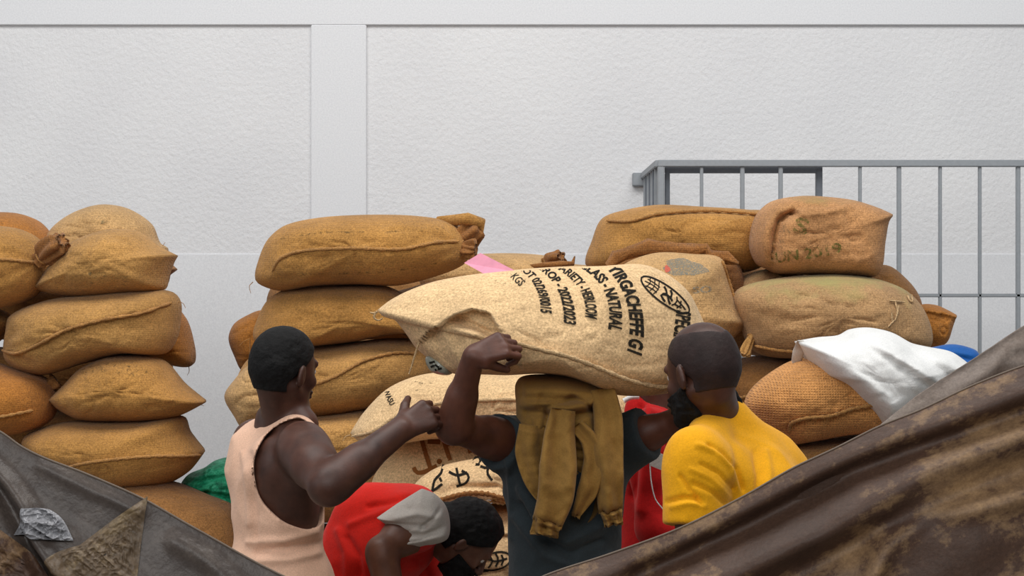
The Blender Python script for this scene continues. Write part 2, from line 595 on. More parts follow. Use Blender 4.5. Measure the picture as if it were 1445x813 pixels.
# ------------------------------------------------------------------ sacks
class Body:
    """pillow shape inflated from a star shaped closed outline, standing at distance Y"""

    def __init__(s, pts, Y, T, c=None, p=2.6, q=2.1, folds=(), seed=0, amp=0.012, crease=0.006, sharpness=1, wr=(), Tb=None, rings=26, nb=112, dip=0.0):
        s.Y, s.T, s.p, s.q, s.folds, s.seed, s.amp, s.crease, s.wr = Y, T, p, q, folds, seed, amp, crease, wr
        s.Tb = T * 0.9 if Tb is None else Tb
        B = resample(smooth_line(pts, 10, True), nb, True)
        if c is None:
            c = (B.min(0) + B.max(0)) / 2
        s.c = np.array(c, float)
        s.B, s.rings, s.nb = B, rings, nb
        A = np.arctan2(B[:, 1] - s.c[1], B[:, 0] - s.c[0])
        R = np.hypot(B[:, 0] - s.c[0], B[:, 1] - s.c[1])
        o = np.argsort(A)
        s.A = np.r_[A[o][-1] - 2*PI, A[o], A[o][0] + 2*PI]
        s.R = np.r_[R[o][-1], R[o], R[o][0]]

    def disp(s, x, y, r):
        P = np.stack([x * s.Y / FP, y * s.Y / FP, np.full_like(x, s.seed * 3.7)], -1)
        e = s.amp * vnoise(P, 5.0, s.seed) + s.amp * 0.6 * vnoise(P, 11.0, s.seed + 5)
        ax = vnoise(P, (9, 22, 1), s.seed + 9) + 0.5 * vnoise(P, 35, s.seed + 3)
        e = e - s.crease * (1 - np.clip(np.abs(ax) * 2.2, 0, 1)) ** 2 * 1.6
        e = e + foldfn(x, y, s.folds)
        for (wxp, wyp, a, L, k) in s.wr:       # pleats that radiate from a gathered point
            d = np.hypot(x - wxp, y - wyp)
            th = np.arctan2(y - wyp, x - wxp)
            e = e + a * np.sin(k * th + 1.3 * np.sin(3 * th)) * np.exp(-(d / L) ** 1.4) * np.clip(d / (L * .25), 0, 1)
        return e * np.clip((1 - r ** 4), 0, 1)

    def rad(s, x, y):
        th = np.arctan2(y - s.c[1], x - s.c[0])
        return np.hypot(x - s.c[0], y - s.c[1]) / np.interp(th, s.A, s.R)

    def h(s, x, y):
        x, y = np.asarray(x, float), np.asarray(y, float)
        r = np.clip(s.rad(x, y), 0, 1)
        return s.T * (1 - r ** s.p) ** (1 / s.q) + s.disp(x, y, r)

    def at(s, x, y, lift=0.0):
        """world points on the front surface seen at outline pixel x,y"""
        h = s.h(x, y) + lift
        x, y = np.asarray(x, float), np.asarray(y, float)
        Ye = s.Y - 0.3 * s.T
        return np.stack([(x - CX) * Ye / FP, s.Y - h, CZ - (y - CY) * Ye / FP], -1)

    def mesh(s):
        t = np.linspace(0, 1, s.rings + 1)[1:]
        rr = 1 - (1 - t) ** 1.7
        X = s.c[0] + rr[:, None] * (s.B[:, 0] - s.c[0])[None]
        Yp = s.c[1] + rr[:, None] * (s.B[:, 1] - s.c[1])[None]
        r2 = rr[:, None] * np.ones(s.nb)[None]
        h = s.T * (1 - r2 ** s.p) ** (1 / s.q) + s.disp(X, Yp, r2)
        Ye = s.Y - 0.3 * s.T
        wX, wZ = (X - CX) * Ye / FP, CZ - (Yp - CY) * Ye / FP
        Vf = np.stack([wX, s.Y - h, wZ], -1).reshape(-1, 3)
        tb = np.linspace(0, 1, 11)[1:-1]
        rb = 1 - (1 - tb) ** 1.7
        Xb = s.c[0] + rb[:, None] * (s.B[:, 0] - s.c[0])[None]
        Yb = s.c[1] + rb[:, None] * (s.B[:, 1] - s.c[1])[None]
        hb = s.Tb * (1 - rb[:, None] ** s.p) ** (1 / s.q) * np.ones(s.nb)[None]
        Vb = np.stack([(Xb - CX) * Ye / FP, s.Y + hb, CZ - (Yb - CY) * Ye / FP], -1).reshape(-1, 3)
        nf = len(Vf)
        n = s.nb
        cf = np.array([(s.c[0] - CX) * Ye / FP, s.Y - float(s.h(s.c[0], s.c[1])), CZ - (s.c[1] - CY) * Ye / FP])
        cb = cf.copy(); cb[1] = s.Y + s.Tb
        V = np.vstack([Vf, Vb, cf, cb])
        F = gridF(s.rings, n, wrap_v=True).tolist()
        nbk = len(rb)
        F += [[f[3], f[2], f[1], f[0]] for f in gridF(nbk, n, wrap_v=True, off=nf).tolist()]
        iF, iB = len(V) - 2, len(V) - 1
        for j in range(n):
            k = (j + 1) % n
            F.append([iF, j, k])
            F.append([iB, nf + k, nf + j])
            F.append([nf - n + j, nf + (nbk - 1) * n + j, nf + (nbk - 1) * n + k, nf - n + k])
        # keep outward orientation
        a, b_, c_ = V[F[10][0]], V[F[10][1]], V[F[10][2]]
        if np.cross(b_ - a, c_ - a)[1] > 0:
            F = [f[::-1] for f in F]
        return V, F


SURF = {}


def seam_on(body, o, pts, r=0.0062, mat=M_seam, name='seam', lift=0.002, n=46):
    L = resample(smooth_line(pts, 8), n)
    P = body.at(L[:, 0], L[:, 1], lift)
    hs = np.max([body.at(L[:, 0], L[:, 1] + q, lift)[:, 1] * -1 for q in (-3.5, -1.5, 0, 1.5, 3.5)], axis=0)
    P[:, 1] = -np.convolve(np.r_[hs[0], hs, hs[-1]], [.25, .5, .25], 'valid')
    k = np.arange(len(P))
    rad = r * (1 + 0.22 * np.sin(k * 1.9) + 0.12 * np.sin(k * 4.3))
    rad[0] *= .5; rad[-1] *= .5
    return tube(name, P, rad, mat, o, 7)


def thread(o, pts, Y, r=0.0018, mat=M_seam, name='loose_thread'):
    L = resample(smooth_line(pts, 8), 14)
    P = np.array([W(x, y, Y) for x, y in L])
    return tube(name, P, np.linspace(r, r * .5, len(P)), mat, o, 5)


def gather(o, A, B, Y0, Y1, ra, rb, mat=M_fray, n=9, name='gathered_mouth', seed=1, neck=0.35):
    """fluted bunch of cloth from pixel A (tied neck) to pixel B (open ruffle)"""
    P = np.array([W(A[0] + (B[0]-A[0])*t, A[1] + (B[1]-A[1])*t, Y0 + (Y1-Y0)*t) for t in np.linspace(0, 1, 14)])
    t = np.linspace(0, 1, 14)
    rad = ra + (rb - ra) * t ** 0.7
    rad *= 1 - neck * np.exp(-((t - .12) / .1) ** 2)
    rad[-1] *= 0.55; rad[-2] *= .93
    fl = lambda u, th: 1 + (0.08 + 0.12 * u) * np.sin(n * th + 2.5 * np.sin(th + seed) + 1.5 * u) + 0.16 * np.sin(2 * th + seed + 4 * u) + 0.10 * np.sin(5 * th + 2 * seed - 3 * u)
    g = tube(name, P, rad, mat, o, 60, flute=fl)
    P2 = P[2:3] + np.zeros((1, 3))
    d = (P[-1] - P[0]); d /= np.linalg.norm(d)
    u = np.cross(d, [0, 1, 0]); u /= np.linalg.norm(u); v = np.cross(d, u)
    ring = np.array([P[2] + (u*math.cos(a) + v*math.sin(a)) * rad[2] * 1.03 for a in np.linspace(0, 2*PI, 25)])
    tube('tie_cord', ring, 0.004, M_seam, o, 6)
    return g


def sack(label, pts, Y, T, mat=M_tan, group=None, name='coffee_sack', seams=(), threads=(), seam_mat=None, cat='sack', **kw):
    kw.setdefault('seed', len(SURF) + 3)
    bd = Body(pts, Y, T, **kw)
    V, F = bd.mesh()
    o = mesh_obj(name, V, F, mat)
    setp(o, label, cat, group)
    SURF[o.name] = bd
    for s in seams:
        seam_on(bd, o, s, mat=seam_mat or M_seam)
    for t in threads:
        thread(o, t, Y - T * 0.12, mat=seam_mat or M_seam)
    return o


def text_on(o, txt, p0, p1, hpx, mat, mid=None, shear=0.0, bold=0.02, ease=1.0, lift=0.003, lab=None, flip=False, name='printed_text', h0=None):
    bd = SURF[o.name]
    cu = bpy.data.curves.new('txt', 'FONT')
    cu.body = txt
    cu.shear = shear
    cu.offset = bold
    cu.resolution_u = 3
    to = bpy.data.objects.new('txt', cu)
    COL.objects.link(to)
    me = to.to_mesh()
    bm = bmesh.new()
    bm.from_mesh(me)
    to.to_mesh_clear()
    bpy.data.objects.remove(to)
    bpy.data.curves.remove(cu)
    xs = [v.co.x for v in bm.verts]
    if not xs:
        return None
    x0, x1 = min(xs), max(xs)
    q = x0 + .22
    st_ = min(.22, 4.5 * .7 / hpx)
    while q < x1:
        bmesh.ops.bisect_plane(bm, geom=bm.verts[:] + bm.edges[:] + bm.faces[:], plane_co=(q, 0, 0), plane_no=(1, 0, 0))
        q += st_
    for q in np.arange(0, .75, st_) + .03:
        bmesh.ops.bisect_plane(bm, geom=bm.verts[:] + bm.edges[:] + bm.faces[:], plane_co=(0, q, 0), plane_no=(0, 1, 0))
    U = np.array([v.co.x for v in bm.verts]); Vv = np.array([v.co.y for v in bm.verts])
    F = [[v.index for v in f.verts] for f in bm.faces]
    bm.free()
    t = np.clip((U - x0) / (x1 - x0), 0, 1) ** ease
    p0, p1 = np.array(p0, float), np.array(p1, float)
    m_ = (p0 + p1) / 2 if mid is None else np.array(mid, float)
    ctrl = 2 * m_ - (p0 + p1) / 2
    Q = ((1-t)**2)[:, None] * p0 + (2*t*(1-t))[:, None] * ctrl + (t**2)[:, None] * p1
    D = (2*(1-t))[:, None] * (ctrl - p0) + (2*t)[:, None] * (p1 - ctrl)
    D /= np.linalg.norm(D, axis=1)[:, None] + 1e-9
    up = np.stack([D[:, 1], -D[:, 0]], 1)
    hh = hpx if h0 is None else h0 + (hpx - h0) * t
    Q = Q + up * (Vv / 0.7 * hh)[:, None]
    rr_ = bd.rad(Q[:, 0], Q[:, 1])
    F = [f_ for f_ in F if max(rr_[i] for i in f_) < 0.985]
    if not F: return None
    P = bd.at(Q[:, 0], Q[:, 1], lift)
    use = sorted({i for f_ in F for i in f_}); mp_ = {q: k for k, q in enumerate(use)}
    P = P[use]; F = [[mp_[i] for i in f_] for f_ in F]
    a = mesh_obj(name, P, F, mat, o, smooth=False)
    if lab: a['label'] = lab
    return a


def stroke_on(o, lines, wpx, mat, name='printed_mark', lift=0.0022):
    if name == 'printed_mark' and len(lines) > 1:
        return [stroke_on(o, [ln], wpx, mat, name, lift) for ln in lines]
    bd = SURF[o.name]
    Vs, Fs = [], []
    for ln in lines:
        L = smooth_line(ln, 5) if len(ln) > 2 else np.array(ln, float)
        Ln = max(3, int(np.linalg.norm(np.diff(L, axis=0), axis=1).sum() / 4))
        L = resample(L, Ln)
        D = np.gradient(L, axis=0)
        D /= np.linalg.norm(D, axis=1)[:, None] + 1e-9
        nn = np.stack([-D[:, 1], D[:, 0]], 1) * wpx / 2
        Q = np.stack([L - nn, L + nn], 1).reshape(-1, 2)
        off = sum(len(v) for v in Vs)
        Vs.append(bd.at(Q[:, 0], Q[:, 1], lift))
        Fs += gridF(len(L), 2, off=off).tolist()
    return mesh_obj(name, np.vstack(Vs), Fs, mat, o, smooth=False)


def blob_on(o, c, rx, ry, mat, ang=0, name='ink_stain', lift=0.0018):
    bd = SURF[o.name]
    r = np.linspace(0.02, 1, 8); th = np.arange(28) * 2 * PI / 28
    R = r[:, None] * (1 + .12 * np.sin(3 * th + 1) + .07 * np.sin(7 * th))[None]
    x, y = R * np.cos(th) * rx, R * np.sin(th) * ry
    a = math.radians(ang)
    X, Y = c[0] + x * math.cos(a) - y * math.sin(a), c[1] + x * math.sin(a) + y * math.cos(a)
    P = bd.at(X.ravel(), Y.ravel(), lift)
    return mesh_obj(name, P, gridF(8, 28, wrap_v=True), mat, o, smooth=False)


# ---- left stack
sack('rounded orange-brown sack at the top left corner, behind the tied sack', [(-75, 330), (-40, 303), (10, 299), (45, 310), (66, 335), (70, 370), (30, 400), (-60, 390)], 8.35, .28, M_orange)
s = sack('light sack with a faint green print, topmost and rearmost of the left stack', [(62, 335), (90, 305), (135, 288), (175, 293), (208, 315), (220, 342), (232, 352), (215, 375), (140, 395), (70, 380)], 8.4, .26, M_light, threads=[[(222, 345), (229, 347), (233, 342)]])
blob_on(s, (152, 310), 11, 9, M_bluef)
s = sack('sack tied shut at its right end, cut by the left picture edge, top of stack', [(-150, 380), (-120, 335), (-40, 318), (15, 321), (45, 335), (62, 365), (58, 400), (30, 425), (-20, 437), (-110, 430)], 7.9, .27, M_gold, seams=[[(-100, 372), (-40, 368), (20, 367), (56, 371)]], wr=[(60, 368, .016, 42, 11)])
gather(s, (54, 368), (88, 339), 7.78, 7.72, .034, .048, n=8)
s = sack('plump sack with two pointed corners, upper front of the left stack', [(44, 408, 1), (70, 370), (100, 340), (150, 323), (190, 326), (222, 348), (245, 360, 1), (240, 368, 1), (232, 390), (226, 409), (180, 416), (120, 421), (75, 417), (52, 411)], 7.95, .28, M_tan, threads=[[(232, 395), (233, 410), (230, 412)]], wr=[(244, 362, .010, 40, 7), (46, 409, .010, 35, 7)])
blob_on(s, (150, 392), 14, 9, M_bluef); blob_on(s, (182, 396), 10, 9, M_bluef)
sack('small sack corner jutting out behind the plump two-cornered sack on the left', [(180, 372), (215, 355), (238, 372), (247, 380, 1), (236, 388, 1), (230, 405), (200, 415), (175, 400)], 8.3, .16, M_dark)
s = sack('long sack with a stitched seam rising to its right corner, left stack', [(0, 492, 1), (3, 470), (10, 445), (60, 424), (130, 413), (200, 408), (238, 412), (249, 426), (249, 450), (244, 478), (228, 500), (170, 501), (110, 515), (55, 531), (20, 524), (2, 508)], 7.95, .30, M_tan, seams=[[(4, 494), (35, 497), (70, 484), (110, 464), (160, 450), (210, 441), (244, 427)]], threads=[[(247, 426), (258, 428), (262, 435)]], wr=[(2, 492, .018, 60, 10)], folds=[('s', -.018, 26, [(2, 494), (35, 497), (70, 484), (110, 464), (160, 450), (210, 441), (244, 427)])])
sack('narrow end of a sack poking out behind the long seamed sack on the left', [(200, 450), (235, 430), (258, 450), (270, 490), (271, 512), (262, 519), (235, 515), (205, 500)], 8.35, .2, M_orange, threads=[[(266, 515), (267, 524), (264, 530)]])
sack('small brown sack corner at the left picture edge beside the long seamed sack', [(-70, 450), (-30, 432), (0, 440), (14, 452), (10, 462), (-20, 490), (-60, 490)], 8.05, .2, M_gold)
s = sack('deep orange sack at the left picture edge, lower in the stack', [(-130, 560), (-110, 520), (-50, 500), (0, 518), (40, 527), (64, 542), (74, 570), (62, 598), (30, 612), (-30, 620), (-110, 605)], 7.9, .27, M_orange, seams=[[(-90, 582), (-40, 586), (10, 585), (55, 577)]])
gather(s, (66, 548), (80, 536), 7.9, 7.9, .022, .030, n=5, seed=3)
s = sack('sack with a faded JAN 2022 print and two sharp corners, left stack', [(64, 565, 1), (85, 545), (110, 520), (150, 503), (200, 502), (228, 512), (255, 543), (287, 569, 1), (255, 586), (230, 594), (170, 597), (110, 594), (80, 580), (66, 568)], 7.93, .28, M_gold, threads=[[(270, 568), (280, 570), (288, 573)], [(64, 565), (60, 560), (62, 557)]], wr=[(283, 569, .012, 40, 7), (68, 565, .012, 40, 7)])
text_on(s, 'JAN 2022', (120, 529), (216, 532), 13, M_worn, mid=(168, 524), bold=.03, lab='faded dark JAN 2022 print')
sack('flat wide sack with a front seam, fourth from the top of the left stack', [(26, 625), (60, 603), (120, 594), (200, 592), (252, 590), (262, 612), (284, 640, 1), (262, 668), (225, 688), (160, 691), (110, 682), (60, 660)], 7.95, .32, M_gold, seams=[[(96, 659), (130, 648), (180, 641), (235, 638), (282, 643)]], wr=[(282, 641, .010, 50, 8)], folds=[('s', .014, 22, [(96, 659), (130, 648), (180, 641), (235, 638), (282, 643)])])
sack('brown sack low behind the left plastic sheet, beside the green net', [(120, 740), (160, 684), (230, 682), (290, 704), (330, 722), (345, 750), (345, 800), (300, 822), (180, 815)], 7.9, .30, M_dark, threads=[[(308, 712), (316, 708), (322, 712)]])

sack('added dark backing sack filling gaps between the upper sacks of the left stack', [(-60, 420), (20, 402), (120, 398), (215, 405), (228, 430), (220, 470), (120, 480), (0, 480), (-60, 460)], 8.68, .26, M_dark)  # backing sacks added in dark burlap to darken gaps that showed wall
sack('added dark backing sack filling gaps between the middle sacks of the left stack', [(-60, 500), (20, 490), (120, 486), (225, 490), (240, 520), (230, 560), (120, 570), (0, 570), (-60, 545)], 8.68, .26, M_dark)
sack('added dark backing sack filling gaps between the lower sacks of the left stack', [(-60, 600), (20, 584), (120, 576), (225, 580), (245, 610), (235, 660), (120, 680), (0, 680), (-60, 650)], 8.68, .26, M_dark)
# green net
s = sack('crumpled bright green netting between the left stack and the pillar', [(252, 690), (262, 672), (285, 662), (300, 652), (318, 648), (340, 655), (352, 690), (350, 730), (300, 728), (262, 712)], 8.2, .22, M_net, name='green_netting', cat='netting', amp=.02, crease=.008, p=3.2, folds=[('r', -.03, 4, [(262, 690), (300, 672), (330, 668)]), ('r', -.03, 4, [(275, 705), (300, 690), (340, 700)]), ('r', .02, 5, [(270, 680), (310, 690), (335, 720)])])

# ---- middle stack
s = sack('long full sack with a gathered frayed end, topmost of the middle stack', [(357, 395), (362, 365), (375, 337), (400, 317), (450, 306), (520, 302), (590, 304), (640, 314), (662, 335), (664, 355), (655, 372), (620, 388), (560, 403), (500, 402), (440, 405), (400, 411), (375, 407)], 7.85, .30, M_gold, seams=[[(389, 383), (402, 366), (430, 356), (500, 352), (570, 353), (620, 343), (648, 341)]], threads=[[(357, 398), (352, 404), (354, 414)]], wr=[(656, 345, .016, 48, 11)], folds=[('s', .016, 18, [(389, 383), (402, 366), (430, 356), (500, 352), (570, 353), (620, 343), (648, 341)]), ('r', -.012, 7, [(389, 383), (400, 392), (420, 396)])])
stroke_on(s, [[(400, 338), (460, 330), (540, 329), (600, 326), (630, 322)]], 2.5, M_worn, 'faded_stripe')
stroke_on(s, [[(420, 389), (500, 386), (560, 383), (620, 372)]], 2.5, M_worn, 'faded_stripe')
gather(s, (645, 352), (672, 318), 7.78, 7.78, .045, .052, n=9, seed=2, neck=.1)
gather(s, (650, 350), (672, 352), 7.74, 7.72, .03, .036, n=7, seed=5, neck=.1)
tube('mouth_roll', np.array([W(618, 309, 7.82), W(640, 311, 7.76), W(660, 309, 7.74), W(678, 314, 7.76), W(677, 332, 7.8)]), [.01, .022, .024, .022, .012], M_gold, s, 14)
sack('plump golden sack directly under the topmost sack of the middle stack', [(355, 480), (362, 445), (378, 420), (410, 405), (470, 401), (540, 403), (572, 415), (640, 430), (650, 470), (560, 472), (500, 483), (440, 491), (390, 500)], 7.92, .30, M_gold, threads=[[(353, 478), (344, 482), (338, 488)], [(353, 480), (352, 500), (350, 516)]], wr=[(356, 478, .012, 45, 7)])
sack('dark orange sack poking out at the left of the middle stack, behind it', [(321, 478), (328, 458), (345, 446), (368, 438), (400, 450), (400, 500), (370, 520), (342, 525), (330, 505)], 8.3, .2, M_orange)
sack('sack with a curved seam behind the head of the man in the tank top', [(330, 540), (350, 505), (400, 490), (470, 486), (560, 478), (610, 488), (618, 520), (600, 545), (530, 575), (450, 592), (380, 600), (340, 580)], 7.95, .31, M_tan, seams=[[(446, 541), (480, 528), (520, 506), (560, 496), (590, 497)]], folds=[('s', .014, 20, [(446, 541), (480, 528), (520, 506), (560, 496), (590, 497)])])
sack('light sack end left of the head of the man in the tank top', [(315, 560), (330, 535), (350, 515), (378, 508), (405, 540), (400, 585), (365, 600), (342, 606), (330, 590)], 7.7, .2, M_light)
sack('brown sack low in the middle stack beside the shoulder of the tank-top man', [(330, 615), (345, 592), (400, 585), (460, 584), (520, 580), (560, 590), (560, 640), (520, 655), (440, 664), (350, 660)], 7.9, .30, M_tan)
blob_on(s, (0, 0), .01, .01, M_bluef) if False else None
sack('brown sack lowest in the middle stack, mostly hidden by the tank-top man', [(325, 690), (345, 664), (420, 655), (520, 650), (560, 670), (560, 715), (500, 735), (400, 740), (335, 725)], 7.95, .32, M_dark)
s = sack('far sack lying between middle and right stacks, knotted at its right end', [(590, 385), (640, 362), (700, 357), (750, 358), (785, 363), (810, 372), (850, 378), (860, 400), (800, 425), (650, 425), (600, 410)], 8.5, .28, M_light)
gather(s, (770, 372), (792, 362), 8.3, 8.25, .030, .036, mat=M_fray, n=6, seed=7)
tube('knot_tail', np.array([W(745, 376, 8.26), W(770, 374, 8.22), W(795, 372, 8.22), W(808, 372, 8.24), W(811, 362, 8.26)]), [.006, .012, .012, .01, .003], M_fray, s, 10)
sack('thin dark sack under the far knotted sack, above the carried sack', [(540, 425), (580, 405), (640, 392), (700, 390), (740, 400), (800, 420), (900, 430), (900, 480), (700, 500), (560, 470)], 8.2, .28, M_dark)

sack('added dark backing sack behind the upper middle stack', [(385, 400), (440, 390), (560, 388), (700, 400), (760, 430), (740, 480), (600, 488), (420, 486), (375, 440)], 8.85, .22, M_dark)  # added dark sacks, so no bright wall shows through the middle stack
sack('added dark backing sack behind the lower middle stack', [(370, 500), (440, 484), (560, 480), (640, 490), (660, 530), (640, 590), (500, 600), (400, 598), (355, 550)], 8.6, .25, M_dark)
# ---- pale new sacks behind the carrier
P1 = sack('pale new sack with a long front seam, behind the raised elbow', [(492, 613, 1), (510, 585), (545, 550), (590, 531), (650, 525), (740, 527), (830, 535), (885, 558), (898, 585), (880, 608), (800, 618), (700, 622), (610, 621), (560, 628), (510, 628)], 7.15, .26, M_pale, seams=[[(496, 616), (530, 606), (570, 580), (620, 566), (680, 561), (740, 560), (860, 564)]], seam_mat=M_seamp, threads=[[(494, 614), (488, 616), (484, 622)]], wr=[(496, 614, .012, 40, 7)], folds=[('s', .012, 14, [(496, 616), (530, 606), (570, 580), (620, 566), (680, 561), (740, 560), (860, 564)])])
text_on(P1, 'WASU', (541, 553), (553, 571), 8, M_black, shear=.1)
stroke_on(P1, [[(578, 541), (590, 538), (598, 540)], [(583, 546), (592, 549)], [(600, 535), (612, 540)], [(588, 534), (596, 543)]], 2.5, M_worn)
text_on(P1, 'HI', (704, 596), (714, 600), 7, M_black)
P2 = sack('pale new sack with large brown lettering, under the raised elbow', [(524, 680), (540, 655), (565, 630), (610, 612), (700, 612), (800, 612), (885, 620), (895, 660), (860, 690), (700, 700), (600, 712), (530, 708)], 7.28, .17, M_pale)
text_on(P2, 'J.H', (597, 660), (668, 635), 44, M_brown, bold=.0, lab='large brown serif-like lettering')
stroke_on(P2, [[(585, 657), (590, 664), (602, 662), (618, 654)], [(604, 622), (622, 622)]], 6, M_brown)
P3 = sack('pale sack with black hand-painted Amharic script and a stitched ragged mouth', [(560, 724), (575, 698), (592, 677), (620, 660), (670, 649), (720, 643), (800, 645), (880, 655), (892, 690), (870, 712), (780, 715), (712, 712), (680, 704), (650, 706), (615, 716), (580, 735)], 6.92, .16, M_pale, folds=[('r', .02, 6, [(610, 705), (640, 694), (690, 692), (720, 700)]), ('r', -.012, 4, [(620, 698), (645, 684), (700, 682)])])
stroke_on(P3, [[(625, 657), (623, 666), (614, 676), (611, 690)], [(602, 694), (612, 690), (625, 680)], [(621, 672), (624, 677)]], 3.4, M_black, 'painted_letter')
stroke_on(P3, [[(634, 664), (646, 668), (660, 664)], [(643, 654), (647, 668), (650, 680)], [(652, 662), (662, 668), (658, 678), (645, 683)]], 3.4, M_black, 'painted_letter')
stroke_on(P3, [[(668, 651), (674, 655), (678, 650), (672, 646), (668, 651)], [(678, 656), (688, 658), (696, 654)], [(692, 652), (688, 664), (695, 674)]], 3.4, M_black, 'painted_letter')
seam_on(SURF[P3.name], P3, [(607, 708), (630, 699), (660, 691), (690, 692), (715, 700)], .008, M_fray, 'ragged_mouth')
seam_on(SURF[P3.name], P3, [(625, 714), (650, 705), (680, 702), (712, 708)], .005, M_seamp, 'ragged_mouth')
P4 = sack('pale new sack with a round black emblem, lowest visible, beside the bending head', [(560, 790), (580, 750), (620, 728), (690, 716), (780, 716), (860, 722), (905, 745), (910, 790), (890, 840), (800, 860), (640, 860), (570, 835)], 7.0, .30, M_pale, seams=[[(580, 745), (640, 742), (720, 745), (900, 752)]], seam_mat=M_seamp)
EL = [(699 + 22*math.cos(a)*1.0, 781 - 12*math.sin(a) - 4*math.cos(a)) for a in np.linspace(0, 2*PI, 20)]
stroke_on(P4, [EL, [(690, 772), (696, 780), (690, 790)], [(700, 770), (704, 779), (700, 788)], [(708, 772), (711, 779), (708, 786)], [(680, 782), (690, 778), (700, 781), (716, 777)]], 2.6, M_black, 'round_emblem')
stroke_on(P4, [[(640, 800), (660, 798), (690, 794)]], 3, M_black, 'printed_mark')
sack('pale sack edge showing right of the bearded head, behind the yellow shirt', [(960, 600), (985, 568), (1020, 560), (1040, 563), (1052, 585), (1056, 620), (1040, 650), (980, 655)], 7.2, .22, M_pale)

# ---- right stack
s = sack('long smooth sack, highest at the left of the right stack', [(827, 372), (836, 340), (850, 308), (880, 296), (930, 288), (1000, 291), (1060, 295), (1090, 300), (1100, 340), (1080, 375), (1040, 386), (960, 384), (880, 383), (845, 384)], 8.15, .3, M_gold, seams=[[(855, 312), (885, 314), (925, 304), (990, 299), (1050, 302), (1080, 307)]], wr=[(852, 309, .01, 40, 6)], folds=[('s', .01, 20, [(855, 312), (885, 314), (925, 304), (990, 299), (1050, 302), (1080, 307)])])
s = sack('sack with a ruffled open mouth, behind the blue-stamped sack', [(856, 375), (875, 360), (905, 346), (960, 345), (995, 352), (1035, 362), (1050, 385), (1050, 420), (1000, 440), (890, 420), (862, 400)], 8.0, .2, M_fray, amp=.02, crease=.012, folds=[('r', .02, 7, [(862, 372), (890, 356), (930, 350), (990, 355)])])
tube('ruffled_mouth', np.array([W(x, y, 7.8) for x, y in ((858, 376), (870, 364), (890, 355), (915, 348), (945, 352), (975, 355), (996, 350), (1000, 362), (1025, 364), (1042, 372))]), [.014, .024, .022, .03, .024, .026, .02, .022, .024, .006], M_fray, s, 40, flute=lambda u, th: 1 + .22 * np.sin(5 * th + 30 * u) + .15 * np.sin(40 * u + th))
s = sack('sack stamped with a faded blue-grey oval, left front of the right stack', [(820, 420), (860, 390), (890, 368), (930, 356), (980, 358), (1020, 364), (1030, 395), (1042, 430), (1058, 458, 1), (1035, 480), (1000, 500), (900, 520), (830, 480)], 7.75, .26, M_light, threads=[[(1055, 458), (1062, 462), (1058, 475)]], wr=[(1054, 459, .014, 40, 8)], seams=[[(1018, 368), (1028, 395), (1040, 430), (1054, 456)]])
blob_on(s, (962, 378), 30, 12, M_blue, 4); blob_on(s, (965, 397), 12, 4, M_bluef)
text_on(s, 'SO', (972, 414), (1000, 412), 9, M_blue, bold=.03, lab='faded blue letters')
blob_on(s, (938, 380), 4, 5, ink('faded red ink', srgb(190, 98, 80), .9))
s = sack('folded sack with green 2019 lettering, topmost of the right stack', [(1062, 345), (1070, 305), (1090, 284), (1130, 276), (1165, 277), (1205, 282), (1240, 293), (1262, 303, 1), (1255, 312), (1250, 340), (1240, 388), (1205, 390), (1150, 388), (1100, 386), (1085, 379), (1072, 372)], 7.8, .26, M_dusty2, amp=.008, wr=[(1258, 305, .008, 50, 6)], p=4.5, q=2.6,
         folds=[('s', -.05, 10, [(1110, 305), (1095, 315), (1089, 340), (1086, 380)]), ('r', -.06, 5, [(1112, 304), (1096, 312), (1089, 335), (1087, 388)]), ('r', .03, 6, [(1078, 318), (1072, 340), (1076, 370)]), ('r', .02, 6, [(1066, 345), (1076, 315), (1092, 300), (1120, 302), (1165, 298), (1200, 285)]), ('s', -.02, 30, [(1110, 305), (1150, 303), (1200, 284)][::-1]),
                ('r', .006, 3, [(1199, 302), (1208, 325), (1216, 350), (1222, 385)]), ('r', -.008, 3, [(1184, 304), (1188, 335), (1196, 360)]), ('r', .008, 3, [(1180, 385), (1205, 368), (1225, 358)])])
text_on(s, 'S', (1109, 329), (1128, 334), 22, M_green, bold=.02, lab='green stencilled letter')
text_on(s, 'JUN 2019', (1082, 372), (1178, 358), 15, M_green, mid=(1125, 367), bold=.02, lab='worn green JUN 2019 lettering')
blob_on(s, (1100, 345), 9, 24, M_bluef, name='green_smear')
s = sack('grey-brown sack bump showing left above the mildewed sack', [(1036, 404), (1055, 388), (1090, 379), (1130, 385), (1150, 400), (1140, 425), (1080, 430), (1040, 422)], 8.05, .2, M_dusty)
sack('brown sack showing behind the right end of the mildewed sack', [(1180, 400), (1220, 378), (1255, 374), (1280, 392), (1298, 415), (1304, 440), (1290, 470), (1220, 470), (1180, 440)], 8.15, .24, M_dark)
R6 = sack('big dusty sack with green mildew on top and loose stitches', [(1036, 425), (1045, 408), (1075, 397), (1130, 389), (1190, 387), (1240, 393), (1280, 408), (1305, 432), (1320, 468), (1316, 492), (1270, 500), (1200, 505), (1130, 507), (1085, 504), (1060, 490), (1048, 460)], 7.7, .3, M_dusty, seams=[[(1064, 488), (1100, 494), (1150, 493), (1200, 488)]], folds=[('r', -.014, 5, [(1112, 423), (1125, 420), (1140, 412)]), ('r', .010, 4, [(1095, 462), (1112, 464)]), ('s', -.012, 14, [(1064, 488), (1100, 494), (1150, 493), (1200, 488)])], wr=[(1042, 430, .010, 50, 9)])
for ln in ([(1243, 424), (1268, 426)], [(1252, 424), (1254, 440), (1250, 452)], [(1245, 440), (1246, 452)], [(1257, 430), (1253, 446)], [(1240, 460), (1250, 450)], [(1274, 415), (1279, 426), (1283, 416)]):
    seam_on(SURF[R6.name], R6, ln, .0035, M_seamp, 'stitch', .003, 8)
